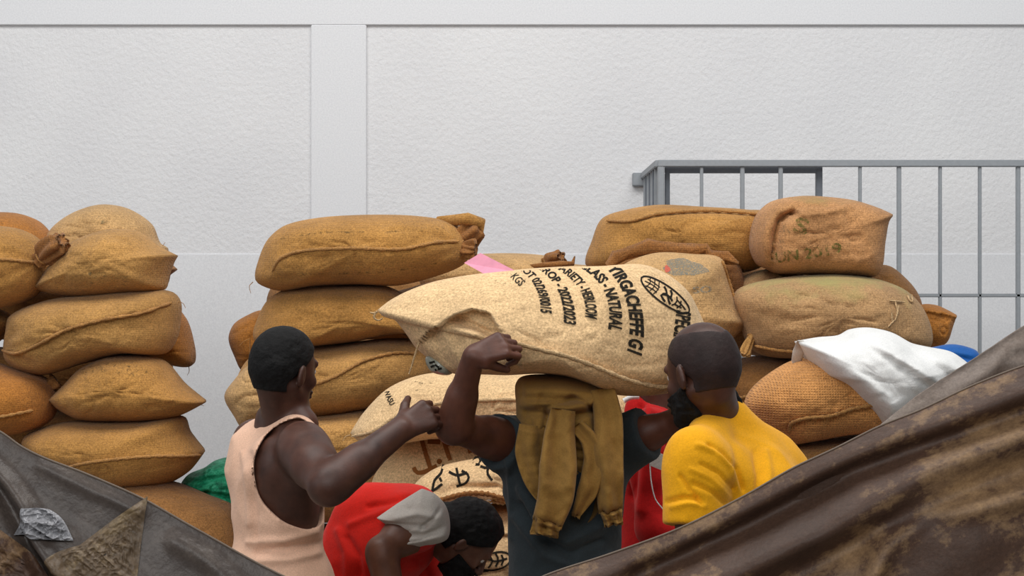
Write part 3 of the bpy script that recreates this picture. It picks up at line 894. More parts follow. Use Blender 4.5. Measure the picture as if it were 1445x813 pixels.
s = sack('small open-mouthed sack end at the far right of the stack', [(1290, 440), (1303, 430), (1325, 431), (1351, 444, 1), (1345, 462), (1335, 486), (1310, 492), (1285, 480)], 7.95, .16, M_orange, folds=[('r', .012, 4, [(1303, 436), (1325, 439), (1350, 446)]), ('s', -.02, 20, [(1350, 450), (1325, 443), (1303, 440)][::-1])])
gather(R6, (1062, 470), (1050, 502), 7.6, 7.55, .014, .02, M_tan, 5, 'knotted_corner', 4, .2)
sack('dark brown sack under the mildewed sack, right of the bearded head', [(1010, 540), (1030, 515), (1070, 503), (1120, 505), (1180, 520), (1180, 570), (1120, 590), (1060, 598), (1025, 580)], 7.85, .28, M_dark, seams=[[(1036, 560), (1060, 552), (1090, 545), (1110, 530)]])  # uses the dark burlap colour
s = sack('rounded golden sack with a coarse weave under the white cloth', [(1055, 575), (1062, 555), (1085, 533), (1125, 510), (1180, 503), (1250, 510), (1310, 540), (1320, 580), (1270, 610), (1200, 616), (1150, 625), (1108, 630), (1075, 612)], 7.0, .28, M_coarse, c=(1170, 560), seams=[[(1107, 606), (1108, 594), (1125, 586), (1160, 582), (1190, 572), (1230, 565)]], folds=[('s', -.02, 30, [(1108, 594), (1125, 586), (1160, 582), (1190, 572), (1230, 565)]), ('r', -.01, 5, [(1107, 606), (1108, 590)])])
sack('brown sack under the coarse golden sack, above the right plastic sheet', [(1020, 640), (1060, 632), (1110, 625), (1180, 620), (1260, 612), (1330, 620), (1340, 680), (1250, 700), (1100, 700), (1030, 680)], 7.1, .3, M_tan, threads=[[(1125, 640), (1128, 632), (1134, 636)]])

sack('added dark backing sack behind the middle of the right stack', [(1000, 400), (1060, 376), (1160, 374), (1230, 380), (1262, 410), (1255, 470), (1150, 500), (1050, 500), (1005, 470)], 8.5, .24, M_dark)  # added behind to keep gaps in the right stack dark
# cloths
wc = sack('white cotton cloth draped over the coarse golden sack', [(1127, 483, 1), (1160, 477), (1190, 474), (1205, 466), (1232, 463), (1262, 469), (1290, 484), (1320, 491), (1348, 497), (1372, 514, 1), (1340, 545), (1300, 565), (1270, 590), (1242, 606, 1), (1222, 585), (1200, 565), (1175, 540), (1155, 528, 1), (1140, 505)], 6.98, .36, M_white, name='white_cloth', cat='cloth', c=(1235, 535), Tb=.03, amp=.012, crease=.005, p=3.2,
          folds=[('r', .03, 7, [(1190, 474), (1215, 484), (1260, 510), (1300, 535), (1340, 548)]), ('r', -.022, 5, [(1200, 478), (1225, 494), (1262, 520), (1300, 545)]),
                 ('r', -.02, 5, [(1240, 470), (1275, 492), (1310, 518), (1345, 535)]), ('r', .02, 7, [(1270, 478), (1310, 500), (1350, 522)]), ('r', -.01, 4, [(1215, 470), (1222, 480), (1206, 482), (1200, 476)]), ('r', .01, 9, [(1150, 500), (1200, 530), (1250, 575)]), ('r', -.008, 6, [(1135, 490), (1190, 512), (1240, 550)])])
tube('hanging_corner', np.array([W(1130, 481, 6.9), W(1127, 495, 6.92), W(1124, 510, 6.94), W(1121, 517, 6.95)]), [.012, .02, .018, .004], M_greyw, wc, 12, ry=.4)
sack('bright blue plastic sheet corner beyond the white cloth', [(1300, 496), (1325, 489), (1345, 486), (1365, 489), (1383, 498), (1380, 515), (1362, 570), (1340, 625), (1290, 625), (1280, 560), (1288, 515)], 7.15, .10, M_blues, name='blue_sheet', cat='sheet', folds=[('r', .012, 3, [(1335, 493), (1360, 500), (1382, 502)]), ('r', -.01, 3, [(1335, 500), (1370, 508)])])

# ---- hidden lower sacks that carry the stacks down to the floor
plainb = Body([(0, 30), (10, 8), (60, 0), (180, -4), (270, 6), (290, 30), (285, 66), (250, 84), (140, 90), (40, 86), (6, 66)], 8.0, .3, seed=77, rings=14, nb=64)
V, F = plainb.mesh()
base = mesh_obj('coffee_sack', V, F, M_gold)
bo = np.array(base.location)
cnt = 0
ORD = ['highest', 'second down', 'third down', 'fourth down', 'fifth down', 'sixth down']
WHERE = {-75: 'left stack at the picture edge', 232: 'left stack near the net', 440: 'middle stack', 740: 'pale sack pile', 1060: 'right stack', 1190: 'pile under the coarse sack'}
for (px, Y, top, n_, sc) in ((-75, 8.0, 622, 1, 1), (232, 8.0, 824, 1, 1), (440, 7.95, 741, 1, 1), (740, 7.05, 862, 1, 1.1), (1060, 8.0, 602, 1, 1), (1190, 7.15, 702, 1, 1)):
    z = CZ - (top - CY) * Y / FP
    lvl = 0
    H = 0.272
    lim = 0.0
    while z - lim > 0.05:
        hh = min(H, z - lim) if z - lim < H * 1.5 else H
        o = base if cnt == 0 else base.copy()
        if cnt: COL.objects.link(o)
        o.location = (wx(px, Y), Y, z - hh)
        o.scale = (sc, 1, hh / 0.26)
        o['label'] = 'brown sack at the foot of the %s, %s' % (WHERE[px], ORD[lvl])
        o['category'] = 'sack'; o['group'] = 'foot sacks of the %s' % WHERE[px]
        cnt += 1; lvl += 1
        z -= hh

# ------------------------------------------------------------------ carried sack
SY = 5.95
C = sack('pale coffee sack with black stencil lettering, carried on the head of the hooded man', [(530, 438, 1), (548, 424), (575, 410), (612, 397), (660, 388), (720, 381), (790, 376), (850, 375), (900, 372), (922, 376), (950, 390), (975, 412), (990, 440), (1003, 475), (1000, 510), (985, 540), (950, 556), (905, 561), (865, 558), (835, 545), (800, 533), (760, 529), (715, 531), (680, 530), (645, 530), (620, 522), (600, 505), (585, 492), (568, 468), (552, 450), (538, 447)],
         SY, .27, M_pale, c=(785, 500), rings=56, nb=220, seed=21, amp=.007, crease=.003, p=2.0, q=1.75,
         seams=[[(727, 481), (760, 490), (800, 500), (840, 515), (880, 532), (930, 545), (975, 540)]], seam_mat=M_seamp,
         folds=[('s', .016, 22, [(727, 481), (760, 490), (800, 500), (840, 515), (880, 532), (930, 545), (975, 540)]),
                ('s', -.06, 46, [(592, 482), (612, 466), (640, 448), (668, 436), (690, 440), (703, 462)]),
                ('r', .010, 5, [(592, 480), (612, 464), (640, 446), (668, 434), (690, 438), (703, 460)]),
                ('r', -.03, 6, [(645, 450), (668, 458), (690, 470)]), ('r', .02, 5, [(640, 462), (665, 468), (688, 474)]),
                ('r', .016, 5, [(628, 470), (645, 500), (660, 526)]), ('r', -.016, 5, [(612, 470), (622, 498), (645, 522)]),
                ('r', -.008, 6, [(560, 440), (620, 420), (680, 405)]), ('r', .03, 9, [(905, 376), (940, 384), (965, 400)]), ('r', -.02, 4, [(893, 384), (925, 390), (958, 400), (968, 404)])],
         wr=[(534, 440, .010, 70, 9)])
IT = .25
text_on(C, 'YIRGACHEFFE G1', (858, 380), (881, 496), 20, M_black, mid=(883, 432), shear=IT, ease=.96, bold=0.044, h0=15, lab='black stencilled YIRGACHEFFE G1')
text_on(C, 'CLASS - NATURAL', (818, 376), (855, 463), 18, M_black, mid=(851, 411), shear=IT, ease=.9, bold=0.040, h0=11)
text_on(C, 'VARIETY - HEIRLOOM', (780, 375), (823, 447), 16, M_black, mid=(816, 407), shear=IT, ease=.82, bold=0.033, h0=9)
text_on(C, 'CROP - 2022/2023', (755, 376), (794, 456), 16, M_black, mid=(786, 408), shear=IT, ease=.85, bold=0.036, h0=9)
text_on(C, 'LOT 02/269/0015', (730, 378), (762, 441), 15, M_black, mid=(755, 404), shear=IT, ease=.85, bold=0.033, h0=8)
text_on(C, 'NET WT KGS', (700, 384), (735, 404), 12, M_worn, mid=(722, 392), shear=IT, ease=.9, bold=.03, h0=8)
text_on(C, 'KGS', (720, 391), (734, 405), 11, M_black, shear=IT, bold=.01)
text_on(C, 'BAG No 268', (676, 390), (710, 404), 8, M_worn, mid=(695, 395), shear=IT, bold=.03, h0=5)
text_on(C, 'SPECIALTY', (953, 437), (940, 518), 22, M_black, mid=(948, 472), shear=IT*.6, bold=.03, lab='black stencilled SPECIALTY')
text_on(C, 'N', (922, 391), (937, 397), 7, M_worn)
# oval emblem
ea, ecx, ecy = math.radians(36), 938, 416
def E2(u, v): return (ecx + u*42*math.cos(ea) - v*12.5*math.sin(ea), ecy + u*41*math.sin(ea) + v*12.5*math.cos(ea))
ov = [E2(math.cos(a), math.sin(a)) for a in np.linspace(0, 2*PI, 30)]
stroke_on(C, [ov], 2.6, M_black, 'oval_emblem')
stroke_on(C, [[E2(u, -.85*math.sqrt(1-u*u)), E2(u + .10, 0), E2(u + .04, .85*math.sqrt(1-(u)**2))] for u in (-.75, -.58, -.42)] + [[E2(-.85, .1), E2(-.55, -.05), E2(-.3, .0)], [E2(-.8, -.3), E2(-.5, -.35), E2(-.3, -.3)], [E2(-.75, .5), E2(-.5, .35), E2(-.3, .4)]], 1.5, M_black, 'emblem_lines')
stroke_on(C, [[E2(-.2, -.7), E2(0, -.2), E2(-.15, .3), E2(.1, .7)], [E2(.05, -.8), E2(.2, -.3), E2(.1, .1), E2(.3, .6)], [E2(-.1, .1), E2(.1, -.1), E2(.3, .15)]], 3.2, M_black, 'emblem_figure')
stroke_on(C, [[E2(.35, -.6), E2(.45, 0), E2(.35, .6)], [E2(.55, -.5), E2(.62, 0), E2(.55, .5)], [E2(.4, -.3), E2(.7, -.1), E2(.85, .05)], [E2(.4, .3), E2(.7, .15)]], 2.2, M_black, 'emblem_figure')
for t in ([(531, 440), (528, 448), (534, 452), (540, 449)], [(592, 482), (586, 500), (580, 520), (577, 528)], [(533, 440), (527, 442), (522, 441)]):
    thread(C, t, 5.86, .004, M_seamp, 'cord_end')
# pink tag: thin card standing out of the mouth
tg = [W(655, 371, 5.98), W(678, 357, 5.98), W(731, 384, 5.92), W(700, 396, 5.90)]
V = np.array(tg + [p_ + np.array([0, .0015, 0]) for p_ in tg])
mesh_obj('pink_tag', V, [[0, 3, 2, 1], [4, 5, 6, 7], [0, 1, 5, 4], [1, 2, 6, 5], [2, 3, 7, 6], [3, 0, 4, 7]], M_pink, C, smooth=False)
# clear liner peeping out under the folded end
lin = Body([(600, 505), (612, 500), (628, 512), (640, 524), (632, 530), (612, 527), (604, 520)], 5.92, .05, seed=5, rings=10, nb=40, amp=.004, folds=[('r', .008, 2, [(606, 505), (618, 520)])])
V, F = lin.mesh()
lo_ = mesh_obj('plastic_liner', V, F, plain('clear plastic liner', srgb(150, 152, 140), .2, 0, .6), C)
SURF[lo_.name] = lin
stroke_on(lo_, [[(606, 512), (614, 510)], [(608, 518), (616, 514), (620, 518)], [(614, 522), (624, 519)]], 3, M_black)


# ------------------------------------------------------------------ people: signed distance bodies
class Field:
    def __init__(s, lo, hi, h):
        s.h = h
        s.lo = np.array(lo, float)
        s.n = np.maximum(4, np.ceil((np.array(hi) - s.lo) / h).astype(int) + 1)
        s.ax = [s.lo[i] + np.arange(s.n[i]) * h for i in range(3)]
        s.v = np.full(s.n, 0.15, dtype=np.float32)

    def block(s, lo, hi):
        sl = []
        for i in range(3):
            a = int(np.clip(math.floor((lo[i] - s.lo[i]) / s.h), 0, s.n[i]))
            b = int(np.clip(math.ceil((hi[i] - s.lo[i]) / s.h) + 1, 0, s.n[i]))
            if b <= a: return None
            sl.append(slice(a, b))
        return tuple(sl)

    def xyz(s, sl):
        return (s.ax[0][sl[0]][:, None, None], s.ax[1][sl[1]][None, :, None], s.ax[2][sl[2]][None, None, :])

    def put(s, d, sl, k, mode):
        a = s.v[sl]
        if mode == '-':
            d = -d
            if k > 0:
                hh = np.clip(0.5 - 0.5 * (a - d) / k, 0, 1)
                s.v[sl] = a * (1 - hh) + d * hh + k * hh * (1 - hh)
            else:
                s.v[sl] = np.maximum(a, d)
            return
        if k > 0:
            hh = np.clip(0.5 + 0.5 * (a - d) / k, 0, 1)
            s.v[sl] = a * (1 - hh) + d * hh - k * hh * (1 - hh)
        else:
            s.v[sl] = np.minimum(a, d)

    def cone(s, a, b, ra, rb, k=.02, mode='+', g=0.0):
        a, b = np.array(a, float), np.array(b, float)
        m = max(ra, rb) + g + k + 0.03
        sl = s.block(np.minimum(a, b) - m, np.maximum(a, b) + m)
        if sl is None: return
        X, Y, Z = s.xyz(sl)
        ba = b - a
        L = max(ba @ ba, 1e-9)
        px, py, pz = X - a[0], Y - a[1], Z - a[2]
        t = np.clip((px*ba[0] + py*ba[1] + pz*ba[2]) / L, 0, 1)
        d = np.sqrt((px - t*ba[0])**2 + (py - t*ba[1])**2 + (pz - t*ba[2])**2) - (ra + (rb - ra) * t) - g
        s.put(d.astype(np.float32), sl, k, mode)

    def ell(s, c, r, R=None, k=.02, mode='+', g=0.0):
        c = np.array(c, float); r = np.array(r, float) + g
        R = np.eye(3) if R is None else R        # columns = local axes in world
        m = max(r) + k + 0.03
        sl = s.block(c - m, c + m)
        if sl is None: return
        X, Y, Z = s.xyz(sl)
        p = (X - c[0], Y - c[1], Z - c[2])
        q = [p[0]*R[0, i] + p[1]*R[1, i] + p[2]*R[2, i] for i in range(3)]
        k0 = np.sqrt(sum((q[i]/r[i])**2 for i in range(3))) + 1e-6
        k1 = np.sqrt(sum((q[i]/r[i]**2)**2 for i in range(3))) + 1e-6
        d = k0 * (k0 - 1) / k1
        s.put(d.astype(np.float32), sl, k, mode)

    def prims(s, L, tags=None, g=0.0, skip=()):
        for p in L:
            if tags and p[0] not in tags: continue
            if p[0] in skip: continue
            if p[1] == 'c': s.cone(p[2], p[3], p[4], p[5], p[6], p[7], g if p[7] == '+' else 0)
            else: s.ell(p[2], p[3], p[4], p[5], p[6], g if p[6] == '+' else 0)

    def P(s):
        return s.xyz((slice(None),) * 3)

    def plane(s, pt, n):
        """keep the side the normal points to"""
        X, Y, Z = s.P()
        n = np.array(n, float); n /= np.linalg.norm(n)
        s.v = np.maximum(s.v, (-((X-pt[0])*n[0] + (Y-pt[1])*n[1] + (Z-pt[2])*n[2])).astype(np.float32))

    def mesh(s):
        v = s.v
        v[0], v[-1] = np.maximum(v[0], .01), np.maximum(v[-1], .01)
        v[:, 0] = np.maximum(v[:, 0], .01); v[:, -1] = np.maximum(v[:, -1], .01)
        v[:, :, 0] = np.maximum(v[:, :, 0], .01); v[:, :, -1] = np.maximum(v[:, :, -1], .01)
        ins = v < 0
        nx, ny, nz = (x - 1 for x in v.shape)
        c = np.zeros((nx, ny, nz), np.uint8)
        for a in (0, 1):
            for b in (0, 1):
                for d in (0, 1):
                    c += ins[a:nx+a, b:ny+b, d:nz+d]
        act = (c > 0) & (c < 8)
        I = np.argwhere(act)
        idx = np.full((nx, ny, nz), -1, np.int32)
        idx[act] = np.arange(len(I))
        acc = np.zeros((len(I), 3)); num = np.zeros(len(I))
        cor = [(a, b, d) for a in (0, 1) for b in (0, 1) for d in (0, 1)]
        val = {q: v[I[:, 0]+q[0], I[:, 1]+q[1], I[:, 2]+q[2]].astype(np.float64) for q in cor}
        for q in cor:
            for ax in range(3):
                if q[ax]: continue
                r = list(q); r[ax] = 1; r = tuple(r)
                va, vb = val[q], val[r]
                m_ = (va < 0) != (vb < 0)
                t = np.where(m_, va / np.where(m_, va - vb, 1), 0)
                p = np.array(q, float)[None] + 0 * acc
                p[:, ax] += t
                acc += p * m_[:, None]; num += m_
        V = s.lo + (I + acc / num[:, None]) * s.h
        Fs = []
        for ax in range(3):
            sh = [slice(1, None)] * 3
            a = [slice(1, -1)] * 3; b = [slice(1, -1)] * 3
            a[ax] = slice(0, -1); b[ax] = slice(1, None)
            A, Bv = ins[tuple(a)], ins[tuple(b)]
            E_ = np.argwhere(A != Bv)
            fl = A[tuple(E_.T)]
            off = [1, 1, 1]; off[ax] = 0
            E_ = E_ + np.array(off)
            u, w_ = [(1, 2), (2, 0), (0, 1)][ax]
            def cell(du, dw):
                Q = E_.copy(); Q[:, u] -= du; Q[:, w_] -= dw
                return idx[Q[:, 0], Q[:, 1], Q[:, 2]]
            q = np.stack([cell(1, 1), cell(0, 1), cell(0, 0), cell(1, 0)], 1)
            q[~fl] = q[~fl][:, ::-1]
            Fs.append(q)
        F = np.vstack(Fs)
        F = F[(F >= 0).all(1)]
        return V, F


def relax(V, F, n=2, lam=.5):
    for _ in range(n):
        acc = np.zeros_like(V); num = np.zeros(len(V))
        for k in range(4):
            a, b = F[:, k], F[:, (k+1) % 4]
            for j in range(3):
                acc[:, j] += np.bincount(a, V[b, j], len(V)) + np.bincount(b, V[a, j], len(V))
            num += np.bincount(a, minlength=len(V)) + np.bincount(b, minlength=len(V))
        V = V + lam * (acc / np.maximum(num, 1)[:, None] - V)
    return V


def rot(fwd, up):
    """columns: forward, left, up"""
    f = np.array(fwd, float); f /= np.linalg.norm(f)
    u = np.array(up, float); u -= f * (u @ f); u /= np.linalg.norm(u)
    return np.stack([f, np.cross(u, f), u], 1)


def head_prims(c, R, s=1.0, beard=False):
    G = lambda x, y, z: c + R @ (np.array([x, y, z]) * s)
    L = []
    e = lambda cc, r, k=.012, mode='+', tag='head': L.append((tag, 'e', G(*cc), np.array(r) * s, R, k, mode))
    cn = lambda a, b, ra, rb, k=.012, mode='+', tag='head': L.append((tag, 'c', G(*a), G(*b), ra * s, rb * s, k, mode))
    e((-.012, 0, .038), (.098, .077, .088)); e((-.05, 0, .0), (.055, .062, .055), .03)
    e((.03, 0, -.005), (.062, .061, .08), .02)
    for q in (-1, 1):
        cn((-.012, q*.055, -.04), (.066, q*.018, -.098), .020, .017, .02)
    e((.078, 0, -.098), (.017, .022, .016), .02)
    e((.036, 0, -.06), (.05, .048, .05), .02)
    cn((.083, -.034, .026), (.083, .034, .026), .012, .012, .012)
    for q in (-1, 1):
        e((.062, q*.04, -.026), (.024, .02, .02), .015)
        e((.098, q*.032, .006), (.012, .016, .010), .008, '-')
        e((.076, q*.031, .004), (.0125, .0125, .0125), .002)
    cn((.09, 0, .012), (.112, 0, -.03), .008, .013, .01)
    for q in (-1, 1): e((.101, q*.014, -.036), (.011, .009, .009), .006)
    e((.094, 0, -.058), (.013, .025, .008), .005); e((.092, 0, -.072), (.013, .023, .009), .005)
    for q in (-1, 1):
        Re = R @ np.array(Matrix.Rotation(q * math.radians(-22), 3, 'Z') @ Matrix.Rotation(math.radians(12), 3, 'Y'))
        L.append(('ear', 'e', G(-.008, q*.082, -.006), np.array([.019, .009, .033]) * s, Re, .006, '+'))
        L.append(('ear', 'e', G(.0, q*.093, -.002), np.array([.010, .007, .020]) * s, Re, .004, '-'))
    return L


def hand_prims(wr, d, n, t, curl, L, s=1.0, spread=0.1, thumb=(.5, .5), tag='hand'):
    """wr wrist point, d towards the fingers, n palm normal (curl side), t towards the thumb"""
    d, n = np.array(d, float), np.array(n, float)
    d /= np.linalg.norm(d); n -= d * (n @ d); n /= np.linalg.norm(n)
    t = np.array(t, float); t -= d * (t @ d) + n * (t @ n); t /= np.linalg.norm(t)
    wr = np.array(wr, float)
    for i, off in enumerate((.030, .010, -.010, -.028)):
        a = wr + t * off * .55 + d * .01
        b = wr + d * (.085 - .004 * abs(i - 1)) * s + t * off * s
        L.append((tag, 'c', a, b, .017 * s, .0125 * s, .012, '+'))
        ln = (.042, .047, .043, .034)[i]
        c_, p = 0.0, b
        dirb = d + t * spread * (1.5 - i) * .5
        cc = curl[i] if hasattr(curl, '__len__') else curl
        for j, f in enumerate((1.0, .62, .5)):
            c_ += cc * (.75, 1.1, .8)[j]
            dd = dirb * math.cos(c_) + n * math.sin(c_)
            dd /= np.linalg.norm(dd)
            q = p + dd * ln * f * s
            L.append((tag, 'c', p, q, (.0098 - .0008*j) * s, (.0092 - .001*j) * s, .003, '+'))
            p = q
    b = wr + d * .025 + t * .028 + n * .008
    dd = d * thumb[0] + t * .7 + n * thumb[1]; dd /= np.linalg.norm(dd)
    q = b + dd * .042 * s
    L.append((tag, 'c', wr + d * .01 + t * .01, b, .017 * s, .016 * s, .01, '+'))
    L.append((tag, 'c', b, q, .015 * s, .012 * s, .008, '+'))
    d2 = dd + n * .4 + d * .3; d2 /= np.linalg.norm(d2)
    L.append((tag, 'c', q, q + d2 * .032 * s, .0115 * s, .009 * s, .003, '+'))
    return L


def arm_prims(sh, el, wr, L, s=1.0, tag='arm', side='r'):
    sh, el, wr = (np.array(x, float) for x in (sh, el, wr))
    L.append(('up' + side, 'c', sh, el, .056 * s, .043 * s, .03, '+'))
    m = sh + (el - sh) * .45
    L.append(('up' + side, 'c', sh + (el - sh) * .2, m, .055 * s, .053 * s, .03, '+'))
    L.append((tag, 'c', el, wr, .043 * s, .029 * s, .02, '+'))
    L.append((tag, 'c', el + (wr - el) * .12, el + (wr - el) * .42, .045 * s, .041 * s, .02, '+'))


def torso_prims(neck, chest, pelvis, shL, shR, headc, hR, L, s=1.0, wide=1.0):
    neck, chest, pelvis, shL, shR = (np.array(x, float) for x in (neck, chest, pelvis, shL, shR))
    lat = shL - shR; lat /= np.linalg.norm(lat)
    up = neck - pelvis; up /= np.linalg.norm(up)
    fwd = np.cross(lat, up); fwd /= np.linalg.norm(fwd)
    lat = np.cross(up, fwd)
    R = np.stack([fwd, lat, up], 1)
    L.append(('torso', 'e', chest, np.array([.115, .158*wide, .19]) * s, R, .03, '+'))
    L.append(('torso', 'e', (chest + pelvis) / 2, np.array([.095, .135*wide, .19]) * s, R, .05, '+'))
    L.append(('torso', 'e', pelvis, np.array([.11, .155*wide, .13]) * s, R, .05, '+'))
    for sh in (shL, shR):
        L.append(('torso', 'c', neck, sh, .040 * s, .050 * s, .04, '+'))
        L.append(('torso', 'e', sh, np.array([.06, .06, .062]) * s, R, .03, '+'))
        L.append(('torso', 'e', chest - fwd * .06 + (sh - chest) * .5, np.array([.045, .065, .085]) * s, R, .04, '+'))
        L.append(('torso', 'c', sh - up * .04, chest + (sh - chest) * .55 - up * .14, .04 * s, .03 * s, .05, '+'))
    hb = headc + hR @ np.array([-.025, 0, -.05])
    L.append(('neck', 'c', neck, hb, .060 * s, .056 * s, .025, '+'))
    return R


def bounds(L, pad=.05, tags=None):
    lo, hi = np.full(3, 1e9), np.full(3, -1e9)
    for p in L:
        if tags and p[0] not in tags: continue
        if p[1] == 'c':
            r = max(p[4], p[5]); lo = np.minimum(lo, np.minimum(p[2], p[3]) - r); hi = np.maximum(hi, np.maximum(p[2], p[3]) + r)
        else:
            r = max(p[3]); lo = np.minimum(lo, p[2] - r); hi = np.maximum(hi, p[2] + r)
    return lo - pad, hi + pad


def crease(V, F, folds, Yc, scale):
    """press folds into the cloth, on the side towards the aisle"""
    nrm = np.zeros_like(V)
    a, b, c, d = (V[F[:, i]] for i in range(4))
    fn = np.cross(c - a, d - b)
    for i in range(4):
        for j in range(3):
            nrm[:, j] += np.bincount(F[:, i], fn[:, j], len(V))
    nrm /= np.linalg.norm(nrm, axis=1)[:, None] + 1e-9
    px, py = CX + V[:, 0] / V[:, 1] * FP, CY - (V[:, 2] - CZ) / V[:, 1] * FP
    e = foldfn(px, py, folds)
    f = np.clip(-nrm[:, 1] * 2, 0, 1)
    return V + nrm * (e * f)[:, None]


def wrinkle(f, amp, freq, seed, stretch=(1, 1, 1)):
    """adds folds to the whole field"""
    m_ = f.v < 0.04
    I = np.argwhere(m_)
    P = f.lo + I * f.h
    fr = np.array(stretch) * freq
    nz = vnoise(P, fr, seed)
    nz = 1 - 2 * np.abs(nz) + 0.5 * vnoise(P, fr * 2.1, seed + 1)
    f.v[m_] -= (amp * nz).astype(np.float32)


def spheres(name, c, r, mat, parent):
    bm = bmesh.new(); bmesh.ops.create_uvsphere(bm, u_segments=14, v_segments=10, radius=r)
    V = np.array([v.co[:] for v in bm.verts]) + c
    F = [[v.index for v in q.verts] for q in bm.faces]; bm.free()
    return mesh_obj(name, V, F, mat, parent)


def legs(root, pelvis, hipdir, feet, knees, mat=M_trouser, rot_f=(0, 1, 0)):
    pel = np.array(pelvis, float); hd = np.array(hipdir, float); hd /= np.linalg.norm(hd)
    L = [('t', 'c', pel - hd*.06 + np.array([0, 0, .03]), pel + hd*.06 + np.array([0, 0, .03]), .115, .115, .04, '+')]
    for q, ft, kn in ((-1, feet[0], knees[0]), (1, feet[1], knees[1])):
        hip = pel + hd * q * .09 - np.array([0, 0, .05])
        an = np.array([ft[0], ft[1], .09])
        L.append(('t', 'c', hip, np.array(kn), .095, .068, .03, '+'))
        L.append(('t', 'c', np.array(kn), an, .068, .058, .03, '+'))
    f = Field(*bounds(L), .012)
    f.prims(L); wrinkle(f, .006, 7, 3, (1, 1, 2.5)); f.plane((0, 0, .07), (0, 0, 1))
    V, F = f.mesh()
    mesh_obj('trousers', relax(V, F, 2), F, mat, root)
    fw = np.array(rot_f, float); fw /= np.linalg.norm(fw)
    for ft in feet:
        b = np.array([ft[0], ft[1], .04])
        L = [('s', 'c', b - fw*.05, b + fw*.06, .042, .042, .02, '+'), ('s', 'c', b + fw*.06, b + fw*.15 - np.array([0, 0, .005]), .044, .034, .02, '+'), ('s', 'c', b - fw*.03, b + np.array([0, 0, .05]) - fw*.02, .042, .042, .02, '+')]
        f = Field(*bounds(L), .010); f.prims(L); f.plane((0, 0, .0), (0, 0, 1))
        V, F = f.mesh(); mesh_obj('shoe', relax(V, F, 1), F, M_shoe, root)


def make_skin(root, L, mat, h=.0045, floor_z=None):
    f = Field(*bounds(L), h)
    f.prims(L)
    if floor_z: f.plane((0, 0, floor_z), (0, 0, 1))
    V, F = f.mesh()
    return mesh_obj('body', relax(V, F, 1, .4), F, mat, root)


def head_shell(root, name, hc, hR, L, grow, region, mat, s=1.0, tags=('head', 'neck'), nz=.0, h=.004):
    """layer over the scalp or jaw; region(x,y,z) in head coordinates, negative = keep"""
    f = Field(hc - .17 * s, hc + .17 * s, h)
    f.prims(L, tags)
    f.v -= grow
    X, Y, Z = f.P()
    R = hR
    p = (X - hc[0], Y - hc[1], Z - hc[2])
    q = [(p[0]*R[0, i] + p[1]*R[1, i] + p[2]*R[2, i]) / s for i in range(3)]
    if nz: wrinkle(f, nz, 60, 4)
    f.v = np.maximum(f.v, region(*q).astype(np.float32))
    V, F = f.mesh()
    return mesh_obj(name, relax(V, F, 1, .4), F, mat, root)


def eyes(root, hc, hR, s=1.0):
    for q in (-1, 1):
        e = spheres('eye', hc + hR @ (np.array([.0775, q*.031, .004]) * s), .0122 * s, M_eye, root)
        spheres('pupil', hc + hR @ (np.array([.0845, q*.031, .004]) * s), .0065 * s, M_pupil, e)


def vv(*a): return np.array(a, float)


# ---------------- man in the peach tank top
hc = W(402, 524, 5.80); hR = rot((.66, .75, -.05), (.10, 0, 1))
sl_, sr_ = W(360, 624, 6.0), W(428, 632, 5.68)
ne, ch, pe = W(403, 598, 5.84), W(394, 690, 5.86), vv(W(392, 800, 5.86)[0], 5.86, .97)
L1 = head_prims(hc, hR, .98)
TR = torso_prims(ne, ch, pe, sl_, sr_, hc, hR, L1, 1.0, 1.0)
L1.append(('neck', 'c', W(385, 592, 5.88), W(425, 600, 5.80), .05, .05, .03, '+'))
el, wr = W(463, 686, 5.47), W(566, 606, 5.60)
arm_prims(sr_, el, wr, L1, 1.22)
hand_prims(wr, (.80, .35, .42), (.1, 1, -.3), (-.2, .1, 1), 1.15, L1, 1.12, thumb=(.6, .3))
arm_prims(sl_, W(368, 735, 6.08), W(405, 790, 6.16), L1, 1.0, side='l')
hand_prims(W(405, 790, 6.16), (.6, .3, -.6), (0, -1, 0), (0, 0, 1), .5, L1)
man1 = empty('person', (pe[0], pe[1], 0))
setp(man1, 'man in a peach tank top seen from behind, reaching his arm to the right', 'person')
make_skin(man1, L1, M_skin1, .0045)
f = Field(*bounds(L1, .05, ('torso',)), .006)
f.prims([p_ for p_ in L1 if p_[0] == 'torso' and not (p_[1] == 'e' and abs(max(p_[3]) - .062) < .001)], ('torso',), .0)
f.v -= .012
fw_, lt_, up_ = TR[:, 0], TR[:, 1], TR[:, 2]
f.cone(pe + up_*.05, pe - up_*.06, .165, .18, .05)
wrinkle(f, .007, 7, 11, (1, 1, 1.2))
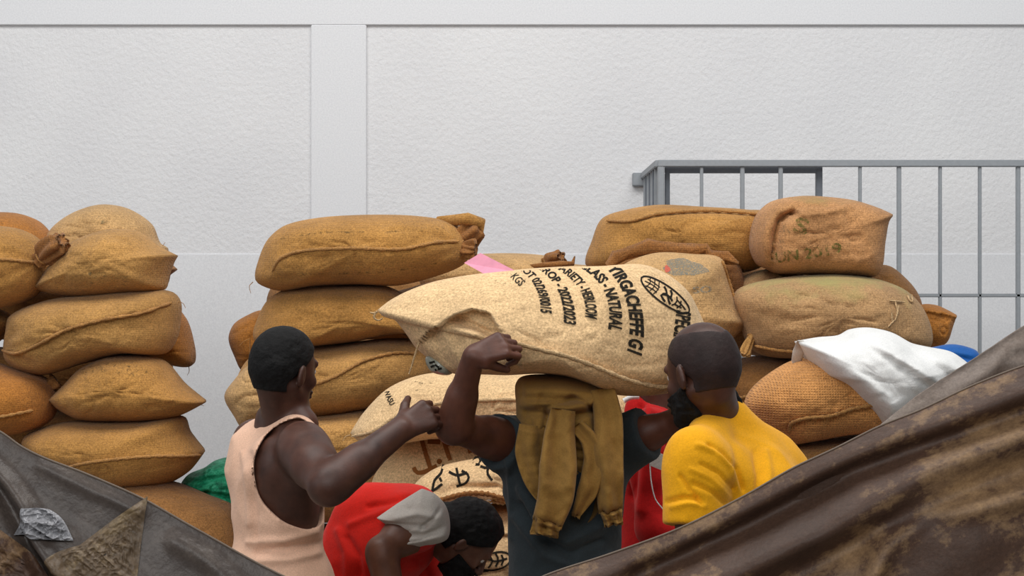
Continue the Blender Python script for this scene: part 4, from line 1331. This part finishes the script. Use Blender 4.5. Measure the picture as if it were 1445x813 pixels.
# arm holes, deep on both sides, and neck opening
for sg, sh in ((-1, sr_), (1, sl_)):
    outp = sh + lt_ * sg * .06
    if sg < 0: continue
    f.cone(outp - lt_*sg*.012 + up_*.05, ch + lt_ * sg * .135 - up_*.085, .078, .060, .01, '-')
AH = np.array([(421, 606, .030), (408, 622, .050), (402, 640, .070), (400, 658, .081), (407, 682, .086), (420, 704, .072), (431, 716, .055), (436, 722, .046)])
for tq in np.linspace(0, 7, 29):
    qx, qy, qr = (np.interp(tq, range(8), AH[:, i_]) for i_ in range(3))
    f.cone(W(qx, qy, 5.3), W(qx, qy, 5.80), qr, qr, .008, '-')
f.ell(ne + up_*.088 + fw_*.025, (.078, .068, .06), TR, .01, '-')
f.plane((0, 0, .80), (0, 0, 1))
V, F = f.mesh()
V = crease(relax(V, F, 2), F, [('r', .007, 4, [(343, 640), (350, 690), (352, 740)]), ('r', -.007, 4, [(352, 640), (358, 700), (362, 760)]), ('r', .01, 5, [(352, 765), (400, 762), (445, 750)]), ('r', -.01, 4, [(360, 778), (405, 774), (455, 765)]), ('r', .008, 5, [(365, 792), (410, 790), (460, 778)])], 5.8, 1)
mesh_obj('tank_top', V, F, M_peach, man1)
head_shell(man1, 'hair', hc, hR, L1, .0055, lambda x, y, z: np.maximum(np.maximum(-.055 - z - .3*np.minimum(x + .02, 0)*0, (x*1.0 - .066 - (z - .06)*.25)), np.where(x > -.045, (.0 - z) + (x + .015) * .9, -.05)), M_hair, .98, nz=.0008)
eyes(man1, hc, hR, .98)
legs(man1, pe - vv(0, 0, .03), lt_, ((pe[0] - .12, pe[1] + .08), (pe[0] + .15, pe[1] - .06)), ((pe[0] - .1, pe[1] + .1, .5), (pe[0] + .13, pe[1] - .02, .5)), rot_f=(.6, .8, 0))

# ---------------- carrier
hc = W(800, 599, 5.98); hR = rot((0, .8, -.55), (0, .55, .83))
sl_, sr_ = W(728, 628, 5.93), W(872, 628, 5.96)
ne, ch, pe = W(800, 636, 5.93), W(798, 712, 5.93), vv(W(792, 800, 5.93)[0], 5.93, .95)
L3 = head_prims(hc, hR, .95)
TR = torso_prims(ne, ch, pe, sl_, sr_, hc, hR, L3, 1.0, .98)
el, wr = W(640, 602, 5.70), W(668, 503, 5.60)
arm_prims(sl_, el, wr, L3, 1.06, side='l')
L3.append(('arm', 'c', el, el + vv(0, 0, .001), .046, .046, .02, '+'))
hand_prims(wr, (.90, -.02, .36), (.25, .85, -.45), (.35, -.1, -.9), [1.15, 1.12, 1.12, 1.15], L3, 1.06, spread=.03, thumb=(2.2, 3.0))
el2, wr2 = W(964, 592, 5.86), W(985, 540, 5.72)
arm_prims(sr_, el2, wr2, L3, .92)
hand_prims(wr2, (.1, .2, 1), (-.1, 1, .1), (-1, 0, 0), .5, L3)
man3 = empty('person', (pe[0], pe[1], 0))
setp(man3, 'man in a slate T-shirt balancing the printed sack on his jacket-covered head', 'person')
make_skin(man3, L3, M_skin2, .0042)
f = Field(*bounds(L3, .06, ('torso', 'upl', 'upr')), .006)
f.prims(L3, ('torso', 'upl', 'upr')); f.v -= .012
f.cone(ch, pe - up_*.02, .135, .155, .05)
for sh, e_, g in ((sl_, el, .24), (sr_, el2, .46)):
    q = sh + (e_ - sh) * .16
    f.cone(sh - vv(0, 0, .015), sh + (e_ - sh) * (g + .04), .070, .070, .03)
wrinkle(f, .007, 8, 21, (1, 1, 1.2))
for sh, e_, g in ((sl_, el, .30), (sr_, el2, .46)):
    d_ = (e_ - sh); d_ /= np.linalg.norm(d_)
    q = sh + (e_ - sh) * g
    X, Y, Z = f.P()
    dd = (X - q[0])*d_[0] + (Y - q[1])*d_[1] + (Z - q[2])*d_[2]
    dist = np.sqrt((X - e_[0])**2 + (Y - e_[1])**2 + (Z - e_[2])**2)
    f.v = np.where(dist < .33, np.maximum(f.v, dd), f.v).astype(np.float32)
f.ell(ne + vv(0, .01, .07), (.075, .075, .075), None, .01, '-')
f.plane((0, 0, .80), (0, 0, 1))
V, F = f.mesh()
V = crease(relax(V, F, 2), F, [('r', .014, 6, [(735, 690), (760, 740), (800, 765), (845, 745), (862, 715)]), ('r', -.012, 5, [(735, 712), (765, 760), (805, 782), (850, 762)]), ('r', .012, 6, [(728, 730), (770, 785), (810, 800), (858, 785)]), ('r', .008, 4, [(716, 650), (722, 700), (720, 760)])], 5.9, 1)
mesh_obj('t_shirt', V, F, M_slate, man3)
head_shell(man3, 'hair', hc, hR, L3, .006, lambda x, y, z: np.maximum(-.05 - z, x - .066), M_hair, .95)
eyes(man3, hc, hR, .95)
legs(man3, pe - vv(0, 0, .03), (1, 0, 0), ((pe[0] - .14, pe[1] - .03), (pe[0] + .16, pe[1] + .05)), ((pe[0] - .13, pe[1] + .03, .5), (pe[0] + .14, pe[1] + .07, .5)))

# jacket over his head
def flatstrip(name, pts, Y, widths, thick, mat, parent, seed=0, nfold=3, fold=.3, nn=44, m=40):
    L = resample(smooth_line(pts, 8), m)
    t = np.linspace(0, 1, m)
    w_ = np.interp(t, np.linspace(0, 1, len(widths)), widths) * 5.9 / FP
    yy = np.interp(t, np.linspace(0, 1, len(Y)), Y) if hasattr(Y, '__len__') else np.full(m, Y)
    D = np.gradient(L, axis=0); D /= np.linalg.norm(D, axis=1)[:, None]
    A = np.stack([-D[:, 1], np.zeros(m), -D[:, 0]], 1)     # across, in world x/z (py grows downwards)
    P = np.array([W(x, y, q) for (x, y), q in zip(L, yy)])
    th = np.arange(nn) * 2 * PI / nn
    c, s = np.cos(th), np.sin(th)
    sc_ = np.sign(c) * np.abs(c) ** .7
    x_ = sc_[None] * w_[:, None] / 2
    prof = thick * np.sign(s) * np.abs(s) ** .6
    u = sc_[None] * 1.0
    rip = fold * thick * (.9 * np.sin(nfold * 1.3 * u + seed + 2.6 * t[:, None]) + 1.5 * vnoise(np.stack([u + 0 * t[:, None], 3.2 * t[:, None] + 0 * u, 0 * u + seed + 0 * t[:, None]], -1), 1.3, seed) + .5 * vnoise(np.stack([u + 0 * t[:, None], 5 * t[:, None] + 0 * u, 0 * u + seed + 0 * t[:, None]], -1), 3.1, seed + 4))
    endw = np.clip(np.minimum(t * 12, (1 - t) * 25), .25, 1)[:, None]
    y_ = -(prof[None] * endw + rip * (s[None] > 0) + .3 * rip)
    V = P[:, None] + A[:, None] * x_[..., None] + np.array([0, 1, 0]) * y_[..., None]
    V[-1, :, 2] += .006 * np.sin(9 * th + seed)
    V = np.vstack([V.reshape(-1, 3), P[:1], P[-1:]])
    F = gridF(m, nn, wrap_v=True).tolist()
    for j in range(nn):
        F.append([m*nn, (j+1) % nn, j]); F.append([m*nn+1, (m-1)*nn+j, (m-1)*nn+(j+1) % nn])
    o = mesh_obj(name, V, F, mat, parent)
    bm = bmesh.new(); bm.from_mesh(o.data); bmesh.ops.recalc_face_normals(bm, faces=bm.faces[:]); bm.to_mesh(o.data); bm.free()
    return o


jb = Body([(728, 570), (727, 545), (735, 533), (760, 529), (800, 531), (835, 536), (860, 548), (872, 570), (874, 610), (868, 660), (845, 700), (800, 712), (755, 705), (735, 670), (730, 620)], 5.93, .15, c=(800, 590), seed=31, rings=50, nb=150, amp=.016, crease=.016, Tb=.12, p=3.0,
          folds=[('r', .024, 7, [(735, 568), (765, 566), (800, 572), (830, 566), (850, 548)]), ('r', -.022, 5, [(735, 580), (770, 582), (795, 586), (828, 580), (858, 560)]), ('r', .016, 6, [(730, 550), (780, 548), (840, 552)]), ('r', -.02, 5, [(770, 588), (766, 620), (758, 660)]), ('r', -.028, 5, [(836, 575), (842, 620), (842, 680)]), ('r', .014, 8, [(750, 600), (748, 660)]), ('r', -.015, 4, [(735, 560), (780, 562), (810, 560)])])
V, F = jb.mesh()
jk = mesh_obj('khaki_jacket', V, F, M_khaki)
setp(jk, 'khaki jacket draped over the carrier\'s head, sleeves hanging down his back', 'jacket')
flatstrip('front_panel', [(752, 600), (748, 640), (757, 680), (772, 706)], [5.80, 5.79, 5.78, 5.79], [38, 42, 34, 22], .022, M_khaki, jk, 1)
flatstrip('lining', [(828, 590), (838, 630), (842, 680), (832, 722), (818, 742)], [5.83, 5.83, 5.82, 5.82], [60, 52, 44, 30, 8], .018, M_khakid, jk, 2)
flatstrip('collar_band', [(814, 600), (832, 622), (838, 650), (830, 690), (812, 728)], [5.76, 5.75, 5.74, 5.75], [20, 26, 30, 28, 12], .016, M_khaki, jk, 4)
sa = flatstrip('sleeve', [(795, 578), (790, 610), (788, 650), (784, 700), (772, 738)], [5.75, 5.73, 5.71, 5.72], [34, 44, 52, 50, 42], .028, M_khaki, jk, 3)
flatstrip('cuff', [(774, 734), (770, 744), (768, 755)], [5.72, 5.72], [42, 38, 40], .022, M_khaki, sa, 9, 6, .4, m=12)
sb = flatstrip('sleeve', [(850, 548), (858, 590), (858, 640), (860, 690), (862, 722)], [5.80, 5.76, 5.75, 5.76], [34, 40, 42, 40, 34], .028, M_khaki, jk, 5)
flatstrip('cuff', [(862, 720), (864, 730), (866, 740)], [5.76, 5.76], [32, 28, 26], .022, M_khaki, sb, 8, 6, .4, m=12)

# ---------------- man in the yellow shirt
hc = W(991, 527, 5.30); hR = rot((-.62, .77, -.20), (-.16, .12, 1))
sl_, sr_ = W(984, 646, 5.16), W(1080, 655, 5.46)
ne, ch, pe = W(1014, 590, 5.38), W(1040, 715, 5.36), vv(W(1062, 800, 5.36)[0], 5.40, .95)
L5 = head_prims(hc, hR, 1.04)
TR = torso_prims(ne, ch, pe, sl_, sr_, hc, hR, L5, 1.0, 1.02)
fw_, lt_, up_ = TR[:, 0], TR[:, 1], TR[:, 2]
el, wr = W(978, 775, 5.12), W(895, 850, 5.35)
arm_prims(sl_, el, wr, L5, 1.05, side='l'); hand_prims(wr, (-.8, .5, .1), (0, 0, -1), (.3, -.8, 0), .5, L5)
el2, wr2 = W(1080, 790, 5.55), W(1010, 850, 5.70)
arm_prims(sr_, el2, wr2, L5, 1.0); hand_prims(wr2, (-.8, .5, .1), (0, 0, -1), (.3, .8, 0), .5, L5)
man5 = empty('person', (pe[0], pe[1], 0))
setp(man5, 'bald bearded man in a yellow T-shirt looking away to the left', 'person')
make_skin(man5, L5, M_skin1, .0045)
f = Field(*bounds(L5, .06, ('torso', 'upl', 'upr')), .006)
f.prims(L5, ('torso', 'upl', 'upr')); f.v -= .010
f.cone(ch - fw_*.03, pe, .155, .16, .06)
f.cone(ne + (sr_ - ne) * .2 - fw_*.02, sr_ + vv(.05, 0, -.03), .06, .07, .05)
f.cone(sl_ + vv(0, 0, -.02), sl_ + (el - sl_) * .78, .068, .076, .04)
wrinkle(f, .006, 8, 41, (1.0, 1, 1.2))
for sh, e_, g in ((sl_, el, .75), (sr_, el2, .75)):
    d_ = (e_ - sh); d_ /= np.linalg.norm(d_); q = sh + (e_ - sh) * g
    X, Y, Z = f.P()
    dist = np.sqrt((X - e_[0])**2 + (Y - e_[1])**2 + (Z - e_[2])**2)
    f.v = np.where(dist < .12, np.maximum(f.v, (X - q[0])*d_[0] + (Y - q[1])*d_[1] + (Z - q[2])*d_[2]), f.v).astype(np.float32)
f.ell(ne + (hc - ne) * .75 + fw_*.02, (.078, .078, .07), None, .01, '-')
f.plane((0, 0, .80), (0, 0, 1))
V, F = f.mesh()
V = crease(relax(V, F, 2), F, [('r', -.008, 3, [(1000, 628), (1020, 640), (1040, 662), (1048, 690)]), ('r', .007, 4, [(985, 628), (1010, 636), (1032, 660), (1040, 690)]), ('r', -.006, 2.5, [(990, 655), (1015, 668), (1035, 690)]), ('r', .004, 3, [(975, 662), (1005, 676), (1030, 702)]), ('r', -.008, 3, [(978, 682), (1005, 694), (1025, 712)]), ('r', -.010, 3, [(940, 708), (965, 702), (985, 704)]), ('r', .006, 3, [(948, 716), (972, 710), (994, 714)]), ('r', -.009, 3, [(960, 672), (975, 694), (990, 712)]), ('r', -.009, 5, [(1065, 640), (1072, 670), (1070, 690)]), ('r', .008, 6, [(1080, 640), (1085, 665), (1084, 690)])], 5.3, 1)
mesh_obj('t_shirt', V, F, M_yellow, man5)
head_shell(man5, 'shaved_hair', hc, hR, L5, .0018, lambda x, y, z: np.maximum(np.maximum(-.05 - z, z - .088 + 5*np.abs(y)*0 - np.abs(y)*.25), np.where(x > -.03, (.01 - z) + (x + .0) * .9, -.05)), M_stub, 1.04)
head_shell(man5, 'beard', hc, hR, L5, .012, lambda x, y, z: np.maximum(np.maximum(z + .036 + (x - .03)*.25, -.005 - x), np.where((np.abs(y) < .026) & (z > -.083), x - .088, -.05)), M_hair, 1.04, nz=.003)
eyes(man5, hc, hR, 1.04)
legs(man5, pe - vv(0, 0, .03), lt_, ((pe[0] + .1, pe[1] + .1), (pe[0] - .12, pe[1] - .08)), ((pe[0] + .09, pe[1] + .12, .5), (pe[0] - .12, pe[1] - .03, .5)), rot_f=(-.6, .8, 0))

# ---------------- bending man, red shirt with white sleeve
hc = W(656, 762, 6.30); hR = rot((.62, .10, -.78), (.78, 0, .62))
sl_, sr_ = W(592, 738, 6.50), W(588, 742, 6.12)
ne, ch, pe = W(612, 740, 6.30), W(548, 765, 6.32), vv(W(492, 862, 6.34)[0], 6.34, .92)
L2 = head_prims(hc, hR, .95)
TR = torso_prims(ne, ch, pe, sl_, sr_, hc, hR, L2, 1.0, 1.0)
fw_, lt_, up_ = TR[:, 0], TR[:, 1], TR[:, 2]
el, wr = W(538, 778, 6.02), W(560, 880, 6.0)
arm_prims(sr_, el, wr, L2, 1.0); hand_prims(wr, (.2, 0, -1), (.8, .5, 0), (.3, -.8, 0), .5, L2)
el2, wr2 = W(600, 850, 6.55), W(660, 915, 6.5)
arm_prims(sl_, el2, wr2, L2, 1.0, side='l'); hand_prims(wr2, (.8, 0, -.6), (0, 0, -1), (0, -1, 0), .5, L2)
man2 = empty('person', (pe[0], pe[1], 0))
setp(man2, 'man bending forward in a red shirt with a white shoulder, head down', 'person')
make_skin(man2, L2, M_skin3, .005)
f = Field(*bounds(L2, .06, ('torso', 'upl')), .007)
f.prims(L2, ('torso', 'upl')); f.v -= .012
f.cone(W(530, 745, 6.32), W(500, 800, 6.34), .13, .14, .05)
f.cone(W(570, 726, 6.32), W(532, 730, 6.3), .09, .09, .05)
wrinkle(f, .010, 6, 51, (1, 1, 1.5))
f.ell(ne + (hc - ne) * .6, (.08, .09, .08), None, .01, '-')
f.plane((0, 0, .80), (0, 0, 1))
V, F = f.mesh()
V = crease(relax(V, F, 2), F, [('r', -.010, 4, [(520, 715), (545, 710), (580, 700)]), ('r', .008, 5, [(495, 740), (520, 730), (545, 722)]), ('r', -.010, 5, [(490, 760), (505, 785), (508, 812)]), ('r', .009, 6, [(478, 750), (490, 780), (490, 812)]), ('r', -.008, 4, [(575, 785), (595, 795), (605, 812)])], 6.2, 1)
mesh_obj('shirt', V, F, M_red, man2)
wsb = Body([(531, 732, 1), (560, 712), (594, 691, 1), (614, 699), (630, 718), (635, 745), (630, 763), (600, 772), (566, 780, 1), (562, 764), (566, 754, 1), (548, 744)], 6.10, .085, c=(596, 736), seed=61, rings=30, nb=120, amp=.006, crease=.006, Tb=.10, p=3.0, q=2.0,
           folds=[('r', -.010, 4, [(575, 752), (600, 752), (628, 742)]), ('r', .010, 5, [(560, 728), (590, 722), (622, 728)]), ('r', .012, 4, [(572, 765), (600, 760), (628, 754)]), ('r', -.010, 3, [(596, 742), (612, 730), (622, 716)]), ('r', -.008, 4, [(545, 736), (575, 738), (600, 740)])])
V, F = wsb.mesh()
mesh_obj('white_sleeve', V, F, M_greyw, man2)
head_shell(man2, 'hair', hc, hR, L2, .012, lambda x, y, z: np.maximum(np.maximum(-.06 - z, x - .066), np.where(x > -.03, (.0 - z) + (x + .0) * .9, -.05)), M_hair, .95, nz=.003)
head_shell(man2, 'beard', hc, hR, L2, .010, lambda x, y, z: np.maximum(np.maximum(z + .036, .01 - x), np.where((np.abs(y) < .026) & (z > -.083), x - .088, -.05)), M_hair, .95, nz=.003)
eyes(man2, hc, hR, .95)
legs(man2, pe - vv(0, 0, .02), (0, 1, 0), ((pe[0] - .08, pe[1] - .14), (pe[0] + .1, pe[1] + .14)), ((pe[0] + .06, pe[1] - .13, .5), (pe[0] + .14, pe[1] + .13, .5)), rot_f=(1, .1, 0))

# ---------------- person in red behind the carried sack
hc = W(930, 512, 6.62); hR = rot((1, .2, 0), (0, 0, 1))
sl_, sr_ = W(930, 612, 6.82), W(920, 612, 6.45)
ne, ch, pe = W(922, 592, 6.62), W(930, 670, 6.62), vv(W(930, 800, 6.62)[0], 6.62, .95)
L4 = head_prims(hc, hR, .95)
TR = torso_prims(ne, ch, pe, sl_, sr_, hc, hR, L4, .98, 1.0)
arm_prims(sr_, W(925, 745, 6.40), W(985, 800, 6.4), L4, .95); hand_prims(W(985, 800, 6.4), (1, 0, -.1), (0, 1, 0), (0, 0, 1), .5, L4)
arm_prims(sl_, W(940, 740, 6.86), W(1000, 770, 6.8), L4, .95, side='l'); hand_prims(W(1000, 770, 6.8), (1, 0, -.1), (0, -1, 0), (0, 0, 1), .5, L4)
man4 = empty('person', (pe[0], pe[1], 0))
setp(man4, 'person in a deep red jacket with a white label, standing behind the yellow-shirted man', 'person')
make_skin(man4, L4, M_skin2, .006)
f = Field(*bounds(L4, .06, ('torso', 'upl', 'upr', 'arm')), .007)
f.prims(L4, ('torso', 'upl', 'upr', 'arm')); f.v -= .014
f.cone(W(925, 640, 6.6), W(926, 800, 6.6), .115, .13, .05)
f.cone(W(912, 592, 6.6), W(900, 575, 6.6), .06, .035, .05)
wrinkle(f, .009, 6, 71, (1, 1, .8))
f.ell(ne + vv(.02, 0, .10), (.075, .075, .09), None, .01, '-')
f.plane((0, 0, .78), (0, 0, 1))
V, F = f.mesh()
V = crease(relax(V, F, 2), F, [('r', -.015, 5, [(905, 575), (900, 620), (893, 700)]), ('r', .015, 7, [(915, 580), (914, 630), (905, 720)]), ('r', -.012, 5, [(925, 590), (948, 640), (940, 700)])], 6.6, 1)
mesh_obj('red_jacket', V, F, M_redd, man4)
head_shell(man4, 'hair', hc, hR, L4, .006, lambda x, y, z: np.maximum(-.04 - z, x - .066), M_hair, .95)
eyes(man4, hc, hR, .95)
q_ = [W(915, 632, 6.32), W(943, 645, 6.32), W(944, 668, 6.32), W(917, 657, 6.32)]
q_ = q_ + [p_ + vv(0, .01, 0) for p_ in q_]
mesh_obj('white_label', np.array(q_), [[0, 3, 2, 1], [4, 5, 6, 7], [0, 1, 5, 4], [1, 2, 6, 5], [2, 3, 7, 6], [3, 0, 4, 7]], M_greyw, man4, smooth=False)
Lc = resample(smooth_line([(917, 655), (919, 680), (925, 705), (938, 722), (944, 735)], 6), 20)
tube('drawstring', np.array([W(x, y, 6.31) for x, y in Lc]), .0018, M_white, man4, 6)
Lc = resample(smooth_line([(880, 566), (890, 561), (902, 560)], 6), 10)
tube('white_collar', np.array([W(x, y, 6.50) for x, y in Lc]), .008, M_white, man4, 8)


# ------------------------------------------------------------------ plastic sheets in front
def ridge_fn(pts):
    L = smooth_line(pts, 8)
    o = np.argsort(L[:, 0])
    return lambda x: np.interp(x, L[o, 0], L[o, 1])


def sheet(name, ridge, x0, x1, Y, mat, label, folds, slope=.22, nx=190, nz=120, seed=0, amp=.02, diag=None):
    rf = ridge_fn(ridge)
    xs = np.linspace(x0, x1, nx)
    top = rf(xs)
    bot = CY + CZ * FP / Y
    t = np.linspace(0, 1, nz) ** 1.25
    X = np.repeat(xs[:, None], nz, 1)
    P_ = top[:, None] + (bot - top)[:, None] * t[None]

    def yf(x, y):
        d = np.clip(y - rf(x), 0, None) * Y / FP
        Q = np.stack([x * Y / FP, y * Y / FP, np.full_like(x, seed * 1.7)], -1)
        ang = diag
        u = (Q[..., 0] * math.cos(ang) + Q[..., 1] * math.sin(ang))
        v = (-Q[..., 0] * math.sin(ang) + Q[..., 1] * math.cos(ang))
        S = np.stack([u * 1.2, v * 5.5, Q[..., 2]], -1)
        wv = amp * (1 - 2 * np.abs(vnoise(S, 1.0, seed))) + amp * .5 * vnoise(S, 2.6, seed + 2) + amp * .12 * vnoise(Q, 22, seed + 5)
        fade = 1 - np.exp(-d / .03)
        return Y - slope * d ** .8 - fade * (wv + foldfn(x, y, folds))
    Yw = yf(X, P_)
    V = np.stack([(X - CX) * Y / FP, Yw, CZ - (P_ - CY) * Y / FP], -1)
    V[:, -1, 2] = 0.002
    # back fall, also down to the floor
    tb = np.linspace(0, 1, 30)[1:]
    Pb = top[:, None] + 3 + (bot - top - 3)[:, None] * tb[None]
    Yb = Y + .012 + .22 * tb[None] + .02 * np.sin(xs[:, None] * .02 + 5 * tb[None])
    Vb = np.stack([np.repeat(((xs - CX) * Y / FP)[:, None], 29, 1), Yb, CZ - (Pb - CY) * Y / FP], -1)
    V = np.concatenate([Vb[:, ::-1], V], 1)
    m_ = V.shape[1]
    F = gridF(nx, m_)
    o = mesh_obj(name, V.reshape(-1, 3), F, mat)
    setp(o, label, 'plastic sheet')
    hp = np.array([W(x, y, Y) for x, y in zip(xs, top)])
    tube('hem', hp, .0022, M_hem, o, 7)
    return o, yf


def patch(o, yf, Y, poly, mat, name, lift=.004, n=34, nm=30, bumps=0.0, seed=0):
    B = resample(smooth_line(poly, 6, True), n * 3, True)
    c = B.mean(0)
    r = np.linspace(0.02, 1, nm)
    X = c[0] + r[:, None] * (B[:, 0] - c[0]); P_ = c[1] + r[:, None] * (B[:, 1] - c[1])
    Q = np.stack([X, P_, X * 0], -1)
    D_ = Q @ np.array([[.8, -.6, 0], [.6, .8, 0], [0, 0, 1]])
    ex = bumps * ((1 - 2 * np.abs(vnoise(D_, (.05, .14, 1), seed))) + .6 * (1 - 2 * np.abs(vnoise(Q, .21, seed + 2))) + .3 * vnoise(Q, .5, seed + 3)) * np.clip((1 - r[:, None]) * 6, 0, 1)
    Yw = yf(X, P_) - lift - ex
    V = np.stack([(X - CX) * Y / FP, Yw, CZ - (P_ - CY) * Y / FP], -1).reshape(-1, 3)
    return mesh_obj(name, V, gridF(nm, len(B), wrap_v=True)[:, ::-1], mat, o)


TY = 4.2
tr, yfr = sheet('plastic_sheet', [(560, 905), (700, 848), (770, 812), (860, 782), (960, 745), (1050, 700), (1120, 660), (1180, 632), (1240, 602), (1300, 578), (1370, 545), (1445, 516), (1600, 470)], 580, 1600, TY, M_tarp,
                'brown plastic sheet rising to the right across the foreground',
                [('r', .03, 16, [(780, 835), (960, 765), (1120, 680), (1245, 622), (1445, 550)]), ('r', -.035, 16, [(900, 810), (1060, 740), (1200, 665), (1445, 580)]), ('r', .035, 20, [(960, 830), (1150, 745), (1300, 660), (1445, 605)]), ('r', -.03, 18, [(1080, 830), (1250, 740), (1445, 655)]), ('r', .03, 14, [(1210, 830), (1240, 760), (1300, 720), (1445, 690)])], diag=math.radians(-27), seed=3)
# rear flap
rf = ridge_fn([(1226, 614), (1262, 585), (1300, 555), (1370, 510), (1445, 461), (1600, 372)])
rl = ridge_fn([(1180, 642), (1240, 612), (1300, 588), (1370, 555), (1445, 526), (1600, 480)])
xs = np.linspace(1226, 1600, 70); tt = np.linspace(0, 1, 26)
PX = np.repeat(xs[:, None], 26, 1); PY = rf(xs)[:, None] + (rl(xs) - rf(xs))[:, None] * tt[None]
FY = TY + .06
Q = np.stack([PX, PY, PX * 0], -1)
Yw = FY - .03 * tt[None] + .014 * vnoise(Q @ np.array([[.83, -.5, 0], [.55, .83, 0], [0, 0, 1]]).T, (.008, .05, 1), 5) + .004 * vnoise(Q, .08, 8)
V = np.stack([(PX - CX) * FY / FP, Yw, CZ - (PY - CY) * FY / FP], -1)
V2 = V[:, ::-1].copy(); V2[..., 1] += .006
V = np.concatenate([V, V2], 1)
fl = mesh_obj('rear_flap', V.reshape(-1, 3), gridF(70, 52, wrap_v=True), M_tarpf, tr)
fl['label'] = 'paler grey flap'

tl, yfl = sheet('plastic_sheet', [(-160, 545), (-60, 580), (0, 609), (30, 630), (62, 646), (120, 668), (200, 703), (260, 737), (310, 765), (360, 793), (400, 813), (480, 850), (600, 905)], -160, 572, TY, M_tarpg,
                'dark grey-brown plastic sheet sloping down from the left edge', [('r', .03, 10, [(-20, 640), (20, 680), (44, 712), (60, 760), (110, 820)]), ('r', -.03, 9, [(-20, 660), (10, 700), (36, 740), (70, 800)]), ('r', .015, 8, [(60, 655), (130, 690), (200, 720)]), ('r', .02, 14, [(250, 760), (300, 790), (340, 830)])], diag=math.radians(30), seed=9)
patch(tl, yfl, TY, [(209, 700, 1), (165, 730), (120, 765, 1), (76, 786), (105, 830), (200, 830, 1), (203, 765)], M_tarpt, 'tan_stained_fold', bumps=.0035, seed=3, n=50, nm=60)['label'] = 'tan stained fold'
patch(tl, yfl, TY, [(42, 712, 1), (75, 716), (95, 730), (112, 758, 1), (80, 756), (55, 752), (30, 750, 1)], M_sheen, 'painted_sheen', bumps=.009, seed=5, lift=.010, n=50, nm=50)['label'] = 'crumpled patch with a pale painted sheen'
patch(tl, yfl, TY, [(-120, 700, 1), (0, 731), (45, 765), (98, 815), (120, 860, 1), (-120, 860, 1)], M_tarp, 'front_fold', bumps=.008, lift=.03)['label'] = 'brown front fold'

bpy.context.view_layer.update()
